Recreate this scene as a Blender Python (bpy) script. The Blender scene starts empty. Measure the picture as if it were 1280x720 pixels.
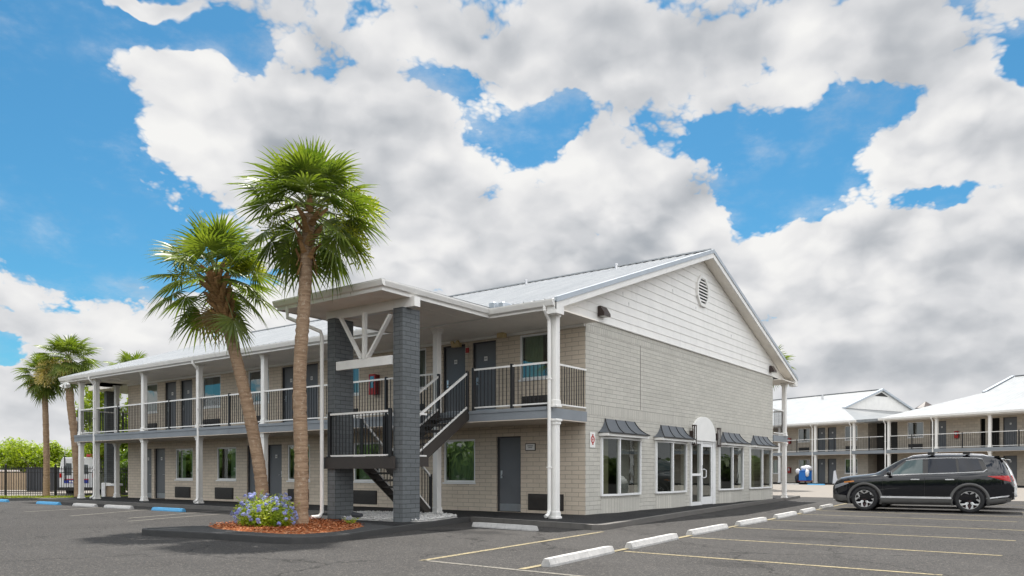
import bpy, bmesh, math, random
from math import radians as R, sin, cos, pi, sqrt
from mathutils import Vector, Matrix
random.seed(7)
SC = bpy.context.scene
COL = SC.collection

# ------------------------------------------------------------------ camera
cam_d = bpy.data.cameras.new('camera')
cam = bpy.data.objects.new('camera', cam_d); COL.objects.link(cam)
cam_d.sensor_width = 36.0
cam_d.lens = 958.6 / 1280 * 36
cam_d.shift_y = (590.47 - 360) / 1280
cam_d.clip_start = 0.1; cam_d.clip_end = 3000
YAW = 0.9353
cam.location = (-16.9723, -10.1737, 1.0959)
cam.rotation_euler = (pi / 2, 0, -YAW)
SC.camera = cam

# ------------------------------------------------------------------ sun, sky, exposure
SUN = Vector((.38, .25, 1.0)).normalized()
SUN_EL = math.asin(SUN.z); SUN_AZ = math.atan2(SUN.x, SUN.y)
sd = bpy.data.lights.new('sun', 'SUN'); sd.energy = 4.6; sd.angle = R(0.55); sd.color = (1.0, 0.955, 0.89)
so = bpy.data.objects.new('sun', sd); COL.objects.link(so)
so.rotation_euler = (-SUN).to_track_quat('-Z', 'Y').to_euler(); so.location = (20, 30, 80)
SC.view_settings.view_transform = 'Standard'; SC.view_settings.look = 'None'
SC.view_settings.exposure = 0.6; SC.view_settings.gamma = 1.0
SC.view_settings.use_curve_mapping = False

class NT:
    """small shader-graph helper"""
    def __init__(s, tree): s.t = tree; s.t.nodes.clear()
    def n(s, typ, **kw):
        nd = s.t.nodes.new(typ)
        for k, v in kw.items():
            if k.startswith('i_'):
                key = k[2:]
                key = int(key) if key.isdigit() else key.replace('_', ' ')
                s.put(nd.inputs[key], v)
            else: setattr(nd, k, v)
        return nd
    def put(s, inp, v):
        if hasattr(v, 'is_output'): s.t.links.new(v, inp)
        elif isinstance(v, bpy.types.Node): s.t.links.new(v.outputs[0], inp)
        elif isinstance(v, (tuple, list)) and len(v) == 3 and inp.type == 'RGBA': inp.default_value = (*v, 1)
        else: inp.default_value = v
    def m(s, op, a, b=0.0, c=None, clamp=False):
        nd = s.n('ShaderNodeMath', operation=op, use_clamp=clamp)
        s.put(nd.inputs[0], a); s.put(nd.inputs[1], b)
        if c is not None: s.put(nd.inputs[2], c)
        return nd.outputs[0]
    def vm(s, op, a, b=(0, 0, 0)):
        nd = s.n('ShaderNodeVectorMath', operation=op); s.put(nd.inputs[0], a); s.put(nd.inputs[1], b)
        return nd.outputs[0]
    def mix(s, f, a, b, blend='MIX'):
        nd = s.n('ShaderNodeMix', data_type='RGBA', blend_type=blend)
        s.put(nd.inputs[0], f); s.put(nd.inputs[6], a); s.put(nd.inputs[7], b)
        return nd.outputs[2]
    def noise(s, vec, scale, detail=4, rough=.55, lac=2.0):
        nd = s.n('ShaderNodeTexNoise'); s.put(nd.inputs['Vector'], vec)
        nd.inputs['Scale'].default_value = scale; nd.inputs['Detail'].default_value = detail
        nd.inputs['Roughness'].default_value = rough; nd.inputs['Lacunarity'].default_value = lac
        return nd
    def ss(s, x, lo, hi, a=0.0, b=1.0):
        nd = s.n('ShaderNodeMapRange', interpolation_type='SMOOTHSTEP')
        s.put(nd.inputs[0], x); nd.inputs[1].default_value = lo; nd.inputs[2].default_value = hi
        nd.inputs[3].default_value = a; nd.inputs[4].default_value = b
        return nd.outputs[0]
    def lin(s, x, lo, hi, a, b):
        nd = s.n('ShaderNodeMapRange'); s.put(nd.inputs[0], x)
        for i, v in enumerate((lo, hi, a, b)): nd.inputs[i + 1].default_value = v
        return nd.outputs[0]
    def ramp(s, f, stops):
        nd = s.n('ShaderNodeValToRGB'); e = nd.color_ramp.elements
        while len(e) < len(stops): e.new(0.5)
        for el, (p, c) in zip(e, stops): el.position = p; el.color = (*c, 1)
        s.put(nd.inputs[0], f); return nd.outputs[0]

# cumulus cover of the sky: patches (azimuth, elevation, half widths in degrees, weight)
COVER= [(-45, 8.5, 24, 6.0, -1.6), (44.1, 16.6, 7.1, 3.2, 0.8), (56.6, 12.9, 6.5, 2.2, 0.9), (67.1, 10.7, 5.0, 1.7, 0.7), (20.7, 18.9, 5.1, 5.6, -1.3), (22.4, 25.3, 5.1, 3.6, -1.2), (29.7, 27.3, 5.7, 1.1, -0.8), (27.2, 15.7, 3.0, 2.0, -0.7), (49.4, 27.3, 3.0, 1.8, -1.0), (53.6, 23.9, 3.6, 2.2, -1.2), (57.5, 25.1, 2.1, 1.4, -0.8), (67.6, 22.8, 2.2, 0.9, -0.8), (73.4, 20.2, 3.4, 1.9, -1.2), (77.2, 18.0, 2.5, 1.5, -0.9), (82.1, 16.4, 3.6, 1.1, -1.0), (78.0, 23.2, 3.4, 0.8, -0.8), (87.1, 22.3, 1.2, 1.9, -0.9), (20.7, 7.9, 1.5, 0.5, -0.8), (83.4, 20.1, 3.3, 2.0, 1.1), (28.9, 28.9, 2.3, 0.5, 0.8), (24.2, 22.0, 0.4, 0.4, 0.7), (39.5, 24.0, 9.9, 3.3, 0.7), (64.8, 28.5, 13.4, 2.6, 0.8), (36.8, 21.3, 7.4, 2.9, 0.5), (64.8, 19.2, 4.5, 2.6, 0.8), (74.2, 14.3, 14.0, 2.1, 0.8), (59.5, 23.1, 2.4, 1.5, 0.3), (71.0, 25.1, 3.2, 1.4, 0.5)]
DARK= [(63.1, 30.0, 13.2, 2.0, 0.55), (81.6, 26.9, 7.3, 2.3, 0.6), (58.4, 26.5, 5.3, 1.9, 0.35), (39.5, 24.0, 4.0, 1.9, 0.25), (53.6, 16.3, 7.7, 2.2, 0.35), (80.2, 8.5, 7.5, 3.1, 0.5), (67.6, 16.9, 4.4, 1.3, 0.2), (48.8, 30.2, 4.8, 1.7, 0.3), (27.5, 10.9, 6.1, 1.5, 0.3), (44.1, 16.6, 3.5, 3.2, 0.25), (57.2, 14.6, 5.9, 1.7, 0.35), (24.2, 4.7, 6.7, 2.1, 0.2), (74.2, 23.3, 4.6, 0.9, 0.3), (35.7, 22.2, 3.3, 1.9, 0.15), (70.4, 27.9, 6.3, 1.3, -0.5), (85.2, 6.1, 3.7, 2.5, 0.3), (34.1, 25.3, 6.6, 1.1, -0.3), (48.8, 20.5, 3.6, 3.1, -0.25)]
W = bpy.data.worlds.new('World'); SC.world = W; W.use_nodes = True
g = NT(W.node_tree)
tc = g.n('ShaderNodeTexCoord').outputs['Generated']
sky = g.n('ShaderNodeTexSky', sky_type='NISHITA', sun_disc=False, sun_elevation=SUN_EL, sun_rotation=SUN_AZ,
          altitude=10, air_density=1.0, dust_density=0.6, ozone_density=1.6)
wn = g.noise(tc, 5.0, 5, .6)
wv = g.vm('SUBTRACT', wn.outputs['Color'], (.5, .5, .5))
sc_ = g.n('ShaderNodeVectorMath', operation='SCALE'); g.put(sc_.inputs[0], wv); sc_.inputs[3].default_value = .13
dirw = g.vm('ADD', tc, sc_)
sx = g.n('ShaderNodeSeparateXYZ'); g.put(sx.inputs[0], dirw)
DEG = 180 / pi
az = g.m('MULTIPLY', g.m('ARCTAN2', sx.outputs[0], sx.outputs[1]), DEG)
hyp = g.m('SQRT', g.m('ADD', g.m('MULTIPLY', sx.outputs[0], sx.outputs[0]), g.m('MULTIPLY', sx.outputs[1], sx.outputs[1])))
el = g.m('MULTIPLY', g.m('ARCTAN2', sx.outputs[2], hyp), DEG)
def blobs(lst):
    tot = None
    for a, e, ra, re, w in lst:
        x = g.m('DIVIDE', g.m('SUBTRACT', az, a), ra); y = g.m('DIVIDE', g.m('SUBTRACT', el, e), re)
        q = g.m('ADD', g.m('MULTIPLY', x, x), g.m('MULTIPLY', y, y))
        v = g.m('MULTIPLY', g.m('EXPONENT', g.m('MULTIPLY', g.m('POWER', q, 1.5), -.7)), w)
        tot = v if tot is None else g.m('ADD', tot, v)
    return tot
def layer(v):                               # cloud field: features crowd and flatten towards the horizon
    z = g.n('ShaderNodeSeparateXYZ'); g.put(z.inputs[0], v)
    q = g.n('ShaderNodeVectorMath', operation='SCALE'); g.put(q.inputs[0], g.vm('MULTIPLY', v, (1, 1, 1.5)))
    g.put(q.inputs[3], g.m('DIVIDE', 1.0, g.m('ADD', g.m('MAXIMUM', z.outputs[2], 0.0), .62)))
    return q.outputs[0]
dirh = g.vm('ADD', tc, g.vm('MULTIPLY', sc_.outputs[0], (.45, .45, .35)))
flat = layer(dirh); flat_up = layer(g.vm('ADD', dirh, (.022, .028, .052)))
def puff(v, nd=9, vd=4.0):
    fb = g.noise(v, 4.2, nd, .60).outputs[0]
    v1 = g.n('ShaderNodeTexVoronoi', feature='F1'); g.put(v1.inputs['Vector'], v)
    v1.inputs['Scale'].default_value = 7.5; v1.inputs['Detail'].default_value = vd; v1.inputs['Roughness'].default_value = .62; v1.inputs['Lacunarity'].default_value = 2.2
    return fb, v1.outputs['Distance']
f1, d1 = puff(flat); f3, d3 = puff(flat, 4, 1.5); f2, d2 = puff(flat_up, 4, 1.5)
big = g.noise(flat, 2.4, 5, .6).outputs[0]
h1 = g.m('SUBTRACT', f1, g.m('MULTIPLY', d1, .62)); h2 = g.m('SUBTRACT', f2, g.m('MULTIPLY', d2, .62))
low = g.ss(el, 2.0, 14.0, 1.3, 0.0)
cov = g.m('ADD', g.m('ADD', g.m('ADD', blobs(COVER), 1.42), low), g.m('MULTIPLY', g.m('SUBTRACT', h1, .22), 2.2))
mask = g.ss(cov, -.10, .30)
wisp = g.m('MULTIPLY', g.ss(g.noise(g.vm('MULTIPLY', tc, (1, 1, 2.2)), 7.0, 8, .62).outputs[0], .46, .74), .50)
mask = g.m('MAXIMUM', mask, g.m('MULTIPLY', wisp, g.ss(cov, -1.5, .1)))
relief = g.m('SUBTRACT', g.m('ADD', g.m('MULTIPLY', g.m('SUBTRACT', f3, g.m('MULTIPLY', d3, .62)), .78), g.m('MULTIPLY', h1, .22)), h2)
soft = g.ss(el, 1.0, 17.0, .35, 1.0)
grey = g.m('ADD', blobs(DARK), g.m('MULTIPLY', g.m('MULTIPLY', g.m('SUBTRACT', big, .5), soft), .6))
br = g.m('ADD', g.m('MULTIPLY', g.m('MULTIPLY', relief, soft), 1.05), g.m('SUBTRACT', .90, g.m('MULTIPLY', g.m('MAXIMUM', grey, -.2), .22)))
edge = g.ss(cov, .1, 1.0, .10, -.02)
br = g.m('ADD', br, edge)
ccol = g.ramp(g.m('MULTIPLY', br, .86), [(0.0, (.30, .335, .375)), (.34, (.45, .48, .52)), (.54, (.62, .64, .67)), (.70, (.77, .78, .80)), (.84, (.895, .895, .90)), (1.0, (1.0, .995, .98))])
# added fill light: clouds behind the viewer brightened to lift walls and gallery
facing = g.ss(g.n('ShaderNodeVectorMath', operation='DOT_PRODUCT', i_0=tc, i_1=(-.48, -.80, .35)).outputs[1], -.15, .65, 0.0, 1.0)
rear_fill = g.m('ADD', 1.0, g.m('MULTIPLY', facing, g.ss(el, 4.0, 32.0, 1.0, 2.3)))
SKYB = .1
cl = g.n('ShaderNodeVectorMath', operation='SCALE'); g.put(cl.inputs[0], ccol); g.put(cl.inputs[3], g.m('MULTIPLY', rear_fill, .605 / SKYB))
blue = g.mix(1.0, sky.outputs[0], (.285, .67, .78), 'MULTIPLY')
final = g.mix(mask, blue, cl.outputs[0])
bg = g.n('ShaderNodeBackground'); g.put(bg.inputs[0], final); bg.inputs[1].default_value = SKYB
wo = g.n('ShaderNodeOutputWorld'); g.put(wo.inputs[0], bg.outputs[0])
W.cycles.sampling_method = 'MANUAL'; W.cycles.sample_map_resolution = 1024
SC.cycles.max_bounces = 8; SC.cycles.transparent_max_bounces = 12
SC.cycles.use_denoising = True
SC.cycles.caustics_reflective = False; SC.cycles.caustics_refractive = False

# ------------------------------------------------------------------ materials
def newmat(name):
    m = bpy.data.materials.new(name); m.use_nodes = True
    return m, NT(m.node_tree)
def fin(g, shader, disp=None):
    o = g.n('ShaderNodeOutputMaterial'); g.put(o.inputs[0], shader)
def pbsdf(g, col, rough=.6, spec=.5, metal=0.0, normal=None, coat=0.0):
    b = g.n('ShaderNodeBsdfPrincipled')
    g.put(b.inputs['Base Color'], col); g.put(b.inputs['Roughness'], rough)
    b.inputs['Specular IOR Level'].default_value = spec; b.inputs['Metallic'].default_value = metal
    b.inputs['Coat Weight'].default_value = coat; b.inputs['Coat Roughness'].default_value = .03
    if normal is not None: g.put(b.inputs['Normal'], normal)
    return b
def sc3(c, k): return tuple(max(0, min(1, x * k)) for x in c)
def paint(name, col, rough=.5, var=.10, scale=3.0, bump=.02, bscale=60, spec=.4, metal=0.0, dirt=0.0):
    """painted / plain surface with uneven tone, a little dirt and fine relief"""
    m, g = newmat(name)
    t = g.n('ShaderNodeTexCoord').outputs['Object']
    n1 = g.noise(t, scale, 6, .6).outputs[0]
    c = g.mix(g.lin(n1, .3, .7, 0, 1), sc3(col, 1 - var), sc3(col, 1 + var))
    if dirt:
        n2 = g.noise(g.vm('MULTIPLY', t, (1, 1, .25)), scale * 1.7, 8, .7).outputs[0]
        c = g.mix(g.ss(n2, .52, .75, 0, dirt), c, sc3(col, .45))
    nrm = None
    if bump:
        bn = g.n('ShaderNodeBump', i_Strength=bump * 8, i_Distance=.01)
        g.put(bn.inputs['Height'], g.noise(t, bscale, 3).outputs[0]); nrm = bn.outputs[0]
    fin(g, pbsdf(g, c, g.lin(n1, .3, .7, rough * .85, min(1, rough * 1.15)), spec, metal, nrm))
    return m
def brick(name, col, bw=.40, bh=.10, mort=.0075, jdark=.62, var=.09, stain=.25):
    m, g = newmat(name)
    uv = g.n('ShaderNodeUVMap').outputs[0]; t = g.n('ShaderNodeTexCoord').outputs['Object']
    wob = g.vm('ADD', uv, g.vm('MULTIPLY', g.vm('SUBTRACT', g.noise(t, 9, 2).outputs['Color'], (.5, .5, .5)), (.006, .006, 0)))
    bt = g.n('ShaderNodeTexBrick', offset=.5); g.put(bt.inputs['Vector'], wob)
    bt.inputs['Color1'].default_value = (*sc3(col, 1 - var), 1); bt.inputs['Color2'].default_value = (*sc3(col, 1 + var), 1)
    bt.inputs['Mortar'].default_value = (*sc3(col, jdark), 1)
    for k, v in (('Scale', 1.0), ('Mortar Size', mort), ('Mortar Smooth', .45), ('Bias', 0.0), ('Brick Width', bw), ('Row Height', bh)):
        bt.inputs[k].default_value = v
    n1 = g.noise(t, 1.1, 7, .62).outputs[0]
    c = g.mix(g.ss(n1, .40, .72, 0, stain), bt.outputs[0], sc3(col, .62))
    n3 = g.noise(t, 38, 4, .6).outputs[0]
    c = g.mix(.16, c, g.mix(n3, (0, 0, 0), (1, 1, 1)), 'OVERLAY')
    h = g.m('ADD', g.m('MULTIPLY', bt.outputs['Fac'], -1.0), g.m('MULTIPLY', n3, .45))
    bn = g.n('ShaderNodeBump', i_Strength=.75, i_Distance=.008); g.put(bn.inputs['Height'], h)
    fin(g, pbsdf(g, c, .75, .3, 0, bn.outputs[0])); return m

M = {}
M['brick_beige'] = brick('painted_beige_brick', (.65, .56, .45), var=.05, bw=.41, bh=.115, jdark=.58)
M['brick_pale'] = brick('painted_pale_grey_brick', (.53, .51, .455), var=.05, bw=.41, bh=.115, jdark=.66)
M['brick_charcoal'] = brick('painted_charcoal_brick', (.128, .138, .143), bw=.30, bh=.10, jdark=.5, stain=.2)
M['brick_far'] = brick('painted_beige_block', (.52, .46, .38), bw=.4, bh=.2, mort=.008, jdark=.75)
M['white'] = paint('white_trim_paint', (.82, .805, .77), .45, .05, 2.0, .02, 40, dirt=.22)
M['white_clean'] = paint('white_window_vinyl', (.80, .80, .79), .35, .03)
M['soffit'] = paint('soffit_paint', (.88, .825, .745), .6, .06, 1.2, .02, 20, dirt=.18)
M['slab'] = paint('grey_slab_paint', (.225, .245, .265), .55, .10, 1.5, .03, 30, dirt=.25)
M['slab_under'] = paint('slab_underside', (.66, .58, .49), .7, .06, 1.5)
M['door'] = paint('dark_grey_door_paint', (.135, .142, .152), .38, .06, 2.5, .008, 20)
M['door_frame'] = paint('door_frame_paint', (.05, .052, .055), .45)
M['black_metal'] = paint('black_metal_paint', (.018, .018, .019), .38, .1, 4, .01)
M['brown_metal'] = paint('dark_brown_metal', (.045, .038, .033), .5, .15, 6, .02)
M['ac'] = paint('brown_grille_paint', (.050, .044, .040), .5, .1, 5, .01)
M['steel'] = paint('brushed_steel', (.55, .55, .56), .3, .05, 8, .01, metal=1.0)
M['chrome'] = paint('chrome', (.78, .78, .80), .25, .02, 5, 0, metal=.55)
M['kick'] = paint('kick_plate', (.42, .43, .45), .35, .06, 8, .01, metal=.7)
M['awning'] = paint('awning_grey_metal', (.095, .105, .118), .42, .07, 3, .01, dirt=.15)
M['trim_metal'] = paint('rake_trim_metal', (.42, .46, .50), .4, .08, 4, .01, metal=.4)
M['red'] = paint('red_enamel', (.42, .025, .02), .35, .08)
M['darkred'] = paint('dark_red_enamel', (.17, .02, .02), .4, .1)
M['sign_white'] = paint('sign_white', (.80, .79, .76), .5, .04)
M['ink'] = paint('grey_ink', (.22, .22, .22), .6, .05, bump=0)
M['curtain_green'] = paint('green_curtain', (.26, .31, .20), .85, .12, 6)
M['curtain_grey'] = paint('grey_curtain', (.20, .21, .20), .85, .12, 6)
M['blind'] = paint('olive_roller_blind', (.20, .185, .115), .8, .08, 3)
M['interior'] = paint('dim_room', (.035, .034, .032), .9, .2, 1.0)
M['yellow_lamp'] = paint('yellowed_lamp_plastic', (.55, .43, .22), .4, .06)
M['bronze'] = paint('dark_bronze', (.045, .030, .026), .35, .1)
M['stop_white'] = paint('wheel_stop_white', (.45, .44, .425), .7, .12, 7, .05, 70, dirt=.6)
M['stop_blue'] = paint('wheel_stop_blue', (.085, .32, .56), .6, .08, 5, .05, 90, dirt=.2)
M['tan'] = paint('tan_panel', (.36, .27, .18), .7, .1, 3, .03)
M['charcoal_panel'] = paint('charcoal_panel', (.045, .048, .055), .6, .1, 3)

def roof_mat():
    m, g = newmat('white_metal_roof'); t = g.n('ShaderNodeTexCoord').outputs['Object']
    n = g.noise(g.vm('MULTIPLY', t, (.35, 3.3, .35)), 2.0, 6, .6).outputs[0]
    c = g.mix(g.lin(n, .3, .7, 0, 1), (.33, .345, .36), (.43, .44, .445))
    n2 = g.noise(t, 5, 6, .7).outputs[0]
    c = g.mix(g.ss(n2, .58, .8, 0, .3), c, (.24, .25, .25))
    fin(g, pbsdf(g, c, .42, .4, .2)); return m
M['roof'] = roof_mat()

def asphalt(name, col, speck=.75, patch=.25, stains=()):
    m, g = newmat(name); t = g.n('ShaderNodeTexCoord').outputs['Object']
    fine = g.noise(t, 34, 3, .75).outputs[0]; fine2 = g.noise(t, 95, 2, .7).outputs[0]
    mid = g.noise(t, .7, 8, .62).outputs[0]; lrg = g.noise(g.vm('MULTIPLY', t, (1, .35, 1)), .16, 4, .6).outputs[0]
    vor = g.n('ShaderNodeTexVoronoi', feature='F1'); g.put(vor.inputs['Vector'], t); vor.inputs['Scale'].default_value = 55
    c = g.mix(g.lin(mid, .28, .72, 0, 1), sc3(col, 1 - patch), sc3(col, 1 + patch))
    c = g.mix(g.ss(lrg, .42, .60, 0, .6), c, sc3(col, .66))
    stone = g.ss(vor.outputs['Color'], .62, .95)
    c = g.mix(g.m('MULTIPLY', stone, speck), c, sc3((col[0] * 1.05, col[1], col[2] * .94), 3.2))
    grit = g.noise(t, 17, 2, .8).outputs[0]
    c = g.mix(g.ss(grit, .55, .75, 0, .35 * speck), c, sc3(col, 2.4)); c = g.mix(g.ss(grit, .45, .25, 0, .6 * speck), c, sc3(col, .45))
    c = g.mix(g.ss(fine, .52, .74, 0, .6), c, sc3(col, .50))
    # oil drips and a few tarred hairline cracks
    oil = g.noise(t, .55, 3, .5).outputs[0]
    c = g.mix(g.ss(oil, .66, .76, 0, .5), c, sc3(col, .42))
    cr = g.n('ShaderNodeTexVoronoi', feature='DISTANCE_TO_EDGE'); cr.inputs['Scale'].default_value = .22
    g.put(cr.inputs['Vector'], g.vm('ADD', t, g.vm('MULTIPLY', g.vm('SUBTRACT', g.noise(t, 1.4, 5, .6).outputs['Color'], (.5, .5, .5)), (1.4, 1.4, 0))))
    c = g.mix(g.ss(cr.outputs[0], .003, .008, .8, 0), c, sc3(col, .28))
    for px_, py_, ra_, rb_, k_ in stains:
        q = g.vm('MULTIPLY', g.vm('SUBTRACT', g.vm('ADD', t, g.vm('MULTIPLY', g.vm('SUBTRACT', g.noise(t, 2.5, 4, .6).outputs['Color'], (.5, .5, .5)), (.9, .9, 0))), (px_, py_, 0)), (1 / ra_, 1 / rb_, 0))
        ln = g.n('ShaderNodeVectorMath', operation='LENGTH', i_0=q).outputs[1]
        c = g.mix(g.ss(ln, .55, 1.1, k_, 0), c, sc3(col, .38))
    bn = g.n('ShaderNodeBump', i_Strength=.8, i_Distance=.012)
    g.put(bn.inputs['Height'], g.m('ADD', g.m('MULTIPLY', fine, 1.0), g.m('ADD', g.m('MULTIPLY', vor.outputs['Distance'], -.8), g.m('MULTIPLY', fine2, .4))))
    fin(g, pbsdf(g, c, .85, .25, 0, bn.outputs[0])); return m
M['asphalt'] = asphalt('parking_asphalt', (.0425, .0405, .039), stains=((-5.0, -.35, .5, 1.1, .75), (-2.6, -6.2, .5, .9, .5), (.6, -5.6, .4, .7, .55), (3.6, -5.4, .5, .6, .5), (-7.2, -6.6, .35, .5, .45), (8.2, -5.2, .4, .5, .5)))
M['island_top'] = asphalt('worn_grey_island_paint', (.055, .056, .057), .25, .3)
M['walk'] = asphalt('grey_painted_walk', (.024, .0242, .025), .12, .12)
M['kerb'] = paint('kerb_concrete', (.13, .122, .112), .8, .16, 4, .08, 60, dirt=.4)
M['kerb_dark'] = paint('dark_kerb_paint', (.048, .047, .046), .7, .2, 5, .08, 60, dirt=.2)
M['concrete'] = paint('pale_concrete', (.20, .18, .158), .85, .10, .8, .05, 40, dirt=.15)
def line_paint(name, col):
    m, g = newmat(name); t = g.n('ShaderNodeTexCoord').outputs['Object']
    n = g.noise(t, 26, 6, .7).outputs[0]; n2 = g.noise(t, 1.7, 5, .65).outputs[0]
    c = g.mix(g.m('MULTIPLY', g.ss(n, .42, .58), g.lin(n2, .34, .66, .2, 1.0), clamp=True), col, (.055, .053, .05))
    fin(g, pbsdf(g, c, .8, .25)); return m
M['yellow_line'] = line_paint('worn_yellow_paint', (.33, .275, .16))
M['white_line'] = line_paint('worn_white_paint', (.21, .195, .165))

def glass(name, tint=(.55, .62, .58), dens=.55, refl=1.0):
    m, g = newmat(name)
    t = g.n('ShaderNodeTexCoord').outputs['Object']
    bn = g.n('ShaderNodeBump', i_Strength=.06, i_Distance=.02); g.put(bn.inputs['Height'], g.noise(t, 1.6, 2).outputs[0])
    tr = g.n('ShaderNodeBsdfTransparent'); tr.inputs[0].default_value = (*sc3(tint, 1), 1)
    gl = g.n('ShaderNodeBsdfGlossy', i_Roughness=.01); gl.inputs[0].default_value = (.95, 1, .98, 1); g.put(gl.inputs['Normal'], bn.outputs[0])
    geo = g.n('ShaderNodeNewGeometry')
    dt = g.m('ABSOLUTE', g.n('ShaderNodeVectorMath', operation='DOT_PRODUCT', i_0=geo.outputs['Incoming'], i_1=geo.outputs['True Normal']).outputs[1])
    fr = g.m('ADD', .075 * refl, g.m('MULTIPLY', g.m('POWER', g.m('SUBTRACT', 1.0, dt), 4.0), 1 - .075 * refl), clamp=True)
    mx = g.n('ShaderNodeMixShader'); g.put(mx.inputs[0], fr); g.put(mx.inputs[1], tr.outputs[0]); g.put(mx.inputs[2], gl.outputs[0])
    fin(g, mx.outputs[0]); return m
M['glass'] = glass('window_glass', (.62, .74, .66), refl=2.2)
M['glass_blue'] = glass('window_glass_blue', (.46, .54, .60), refl=2.4)
M['glass_dark'] = glass('store_glass', (.62, .64, .60), refl=.65)

def leafmat(name, dark, lite, scale=1.6, trans=.35, rough=.42):
    m, g = newmat(name); t = g.n('ShaderNodeTexCoord').outputs['Object']
    n = g.noise(t, scale, 5, .6).outputs[0]; n2 = g.noise(t, scale * 9, 3, .6).outputs[0]
    c = g.mix(g.lin(g.m('ADD', g.m('MULTIPLY', n, .65), g.m('MULTIPLY', n2, .35)), .34, .66, 0, 1), dark, lite)
    b = pbsdf(g, c, rough, .45)
    tl = g.n('ShaderNodeBsdfTranslucent'); g.put(tl.inputs[0], g.mix(1.0, c, (1.5, 1.6, .6), 'MULTIPLY'))
    mx = g.n('ShaderNodeMixShader', i_0=trans); g.put(mx.inputs[1], b); g.put(mx.inputs[2], tl.outputs[0])
    fin(g, mx.outputs[0]); return m
M['palm_leaf'] = leafmat('palm_leaf', (.050, .095, .014), (.20, .24, .045))
M['palm_leaf_dry'] = leafmat('dry_palm_leaf', (.26, .17, .07), (.42, .31, .15), trans=.25)
M['palm_stem'] = leafmat('palm_petiole', (.12, .15, .04), (.22, .24, .07), trans=.1)
M['palm_flower'] = leafmat('palm_flower_green', (.24, .27, .025), (.44, .44, .06), trans=.4)
M['palm_flower_cream'] = leafmat('palm_flower_cream', (.50, .38, .16), (.70, .58, .30), trans=.4)
M['bush_leaf'] = leafmat('plumbago_leaf', (.11, .20, .012), (.42, .46, .03), 3.0, .45)
M['blossom'] = leafmat('plumbago_blossom', (.20, .22, .68), (.52, .55, .90), 5.0, .35, .6)
M['tree_leaf'] = leafmat('yellow_green_leaf', (.12, .19, .010), (.33, .39, .02), .7, .45)
M['tree_leaf_deep'] = leafmat('mid_green_leaf', (.05, .11, .015), (.17, .25, .03), .8, .4)
M['tree_bark'] = paint('bark', (.12, .09, .065), .9, .25, 6, .1, 20)
def trunk_mat(name, c1, c2, c3):
    m, g = newmat(name); t = g.n('ShaderNodeTexCoord').outputs['Object']
    bands = g.noise(g.vm('MULTIPLY', t, (.8, .8, 9)), 3.5, 6, .7).outputs[0]
    spots = g.noise(t, 16, 5, .7).outputs[0]
    c = g.mix(g.lin(bands, .35, .65, 0, 1), c1, c2)
    c = g.mix(g.ss(spots, .54, .70, 0, .75), c, c3)
    bn = g.n('ShaderNodeBump', i_Strength=.9, i_Distance=.03)
    g.put(bn.inputs['Height'], g.m('ADD', bands, g.m('MULTIPLY', spots, .6)))
    fin(g, pbsdf(g, c, .9, .2, 0, bn.outputs[0])); return m
M['palm_trunk'] = trunk_mat('palm_trunk', (.22, .143, .09), (.40, .28, .185), (.52, .43, .33))
M['palm_boot'] = trunk_mat('palm_boot', (.20, .11, .05), (.38, .22, .10), (.45, .30, .17))
def mulch_mat():
    m, g = newmat('red_bark_mulch'); t = g.n('ShaderNodeTexCoord').outputs['Object']
    v = g.n('ShaderNodeTexVoronoi'); g.put(v.inputs['Vector'], g.vm('MULTIPLY', t, (1, .5, 1))); v.inputs['Scale'].default_value = 40
    hs = g.n('ShaderNodeSeparateXYZ'); g.put(hs.inputs[0], v.outputs['Color'])
    c = g.ramp(hs.outputs[0], [(0, (.10, .026, .010)), (.4, (.29, .080, .024)), (.75, (.43, .15, .05)), (1, (.52, .31, .18))])
    fin(g, pbsdf(g, c, .9, .2)); return m
M['mulch'] = mulch_mat()
M['pebble'] = paint('white_pebble', (.50, .49, .47), .75, .25, 14, .05)
M['grass'] = leafmat('grass_blade', (.13, .17, .02), (.32, .34, .06), 2.0, .35)
M['soil'] = paint('grass_soil', (.16, .17, .05), .95, .3, 3, .1)
M['tyre'] = paint('tyre_rubber', (.022, .022, .023), .75, .1, 8, .03)
def carpaint(name, col, rough=.05, coat=1.0, spec=.12):
    m, g = newmat(name); t = g.n('ShaderNodeTexCoord').outputs['Object']
    n = g.noise(t, 2.0, 5, .6).outputs[0]
    fin(g, pbsdf(g, col, g.lin(n, .3, .7, rough, rough * 2.0), spec, .0, None, coat)); return m
M['car_black'] = carpaint('black_car_paint', (.008, .009, .012))
M['car_white'] = carpaint('white_car_paint', (.72, .72, .71), .2)
M['car_clad'] = paint('grey_plastic_cladding', (.11, .108, .104), .6, .08, 6, .02)
M['car_glass'] = carpaint('privacy_glass', (.006, .009, .016), .02, 0, .38)
M['car_glass_clear'] = carpaint('car_window_glass', (.07, .095, .095), .02, 0, .5)
M['tail_red'] = carpaint('tail_lamp_red', (.45, .012, .012), .08)
M['amber'] = carpaint('amber_lamp', (.60, .22, .04), .1)
M['lamp_clear'] = carpaint('headlamp_lens', (.30, .31, .33), .05)
M['rim_silver'] = paint('machined_alloy', (.52, .52, .52), .3, .04, 5, 0, metal=.6)
M['rim_dark'] = paint('dark_alloy', (.06, .035, .037), .4, .05, 5, 0, metal=.5)
M['van_white'] = paint('van_white', (.72, .72, .73), .35, .05, 2)
M['van_glass'] = carpaint('van_window_glass', (.11, .12, .13), .06)
M['van_blue'] = paint('van_band_blue', (.03, .05, .32), .4)
M['van_red'] = paint('van_band_red', (.50, .05, .06), .4)
M['cart_blue'] = paint('cart_blue_plastic', (.015, .15, .50), .5, .08, 3)
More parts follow.
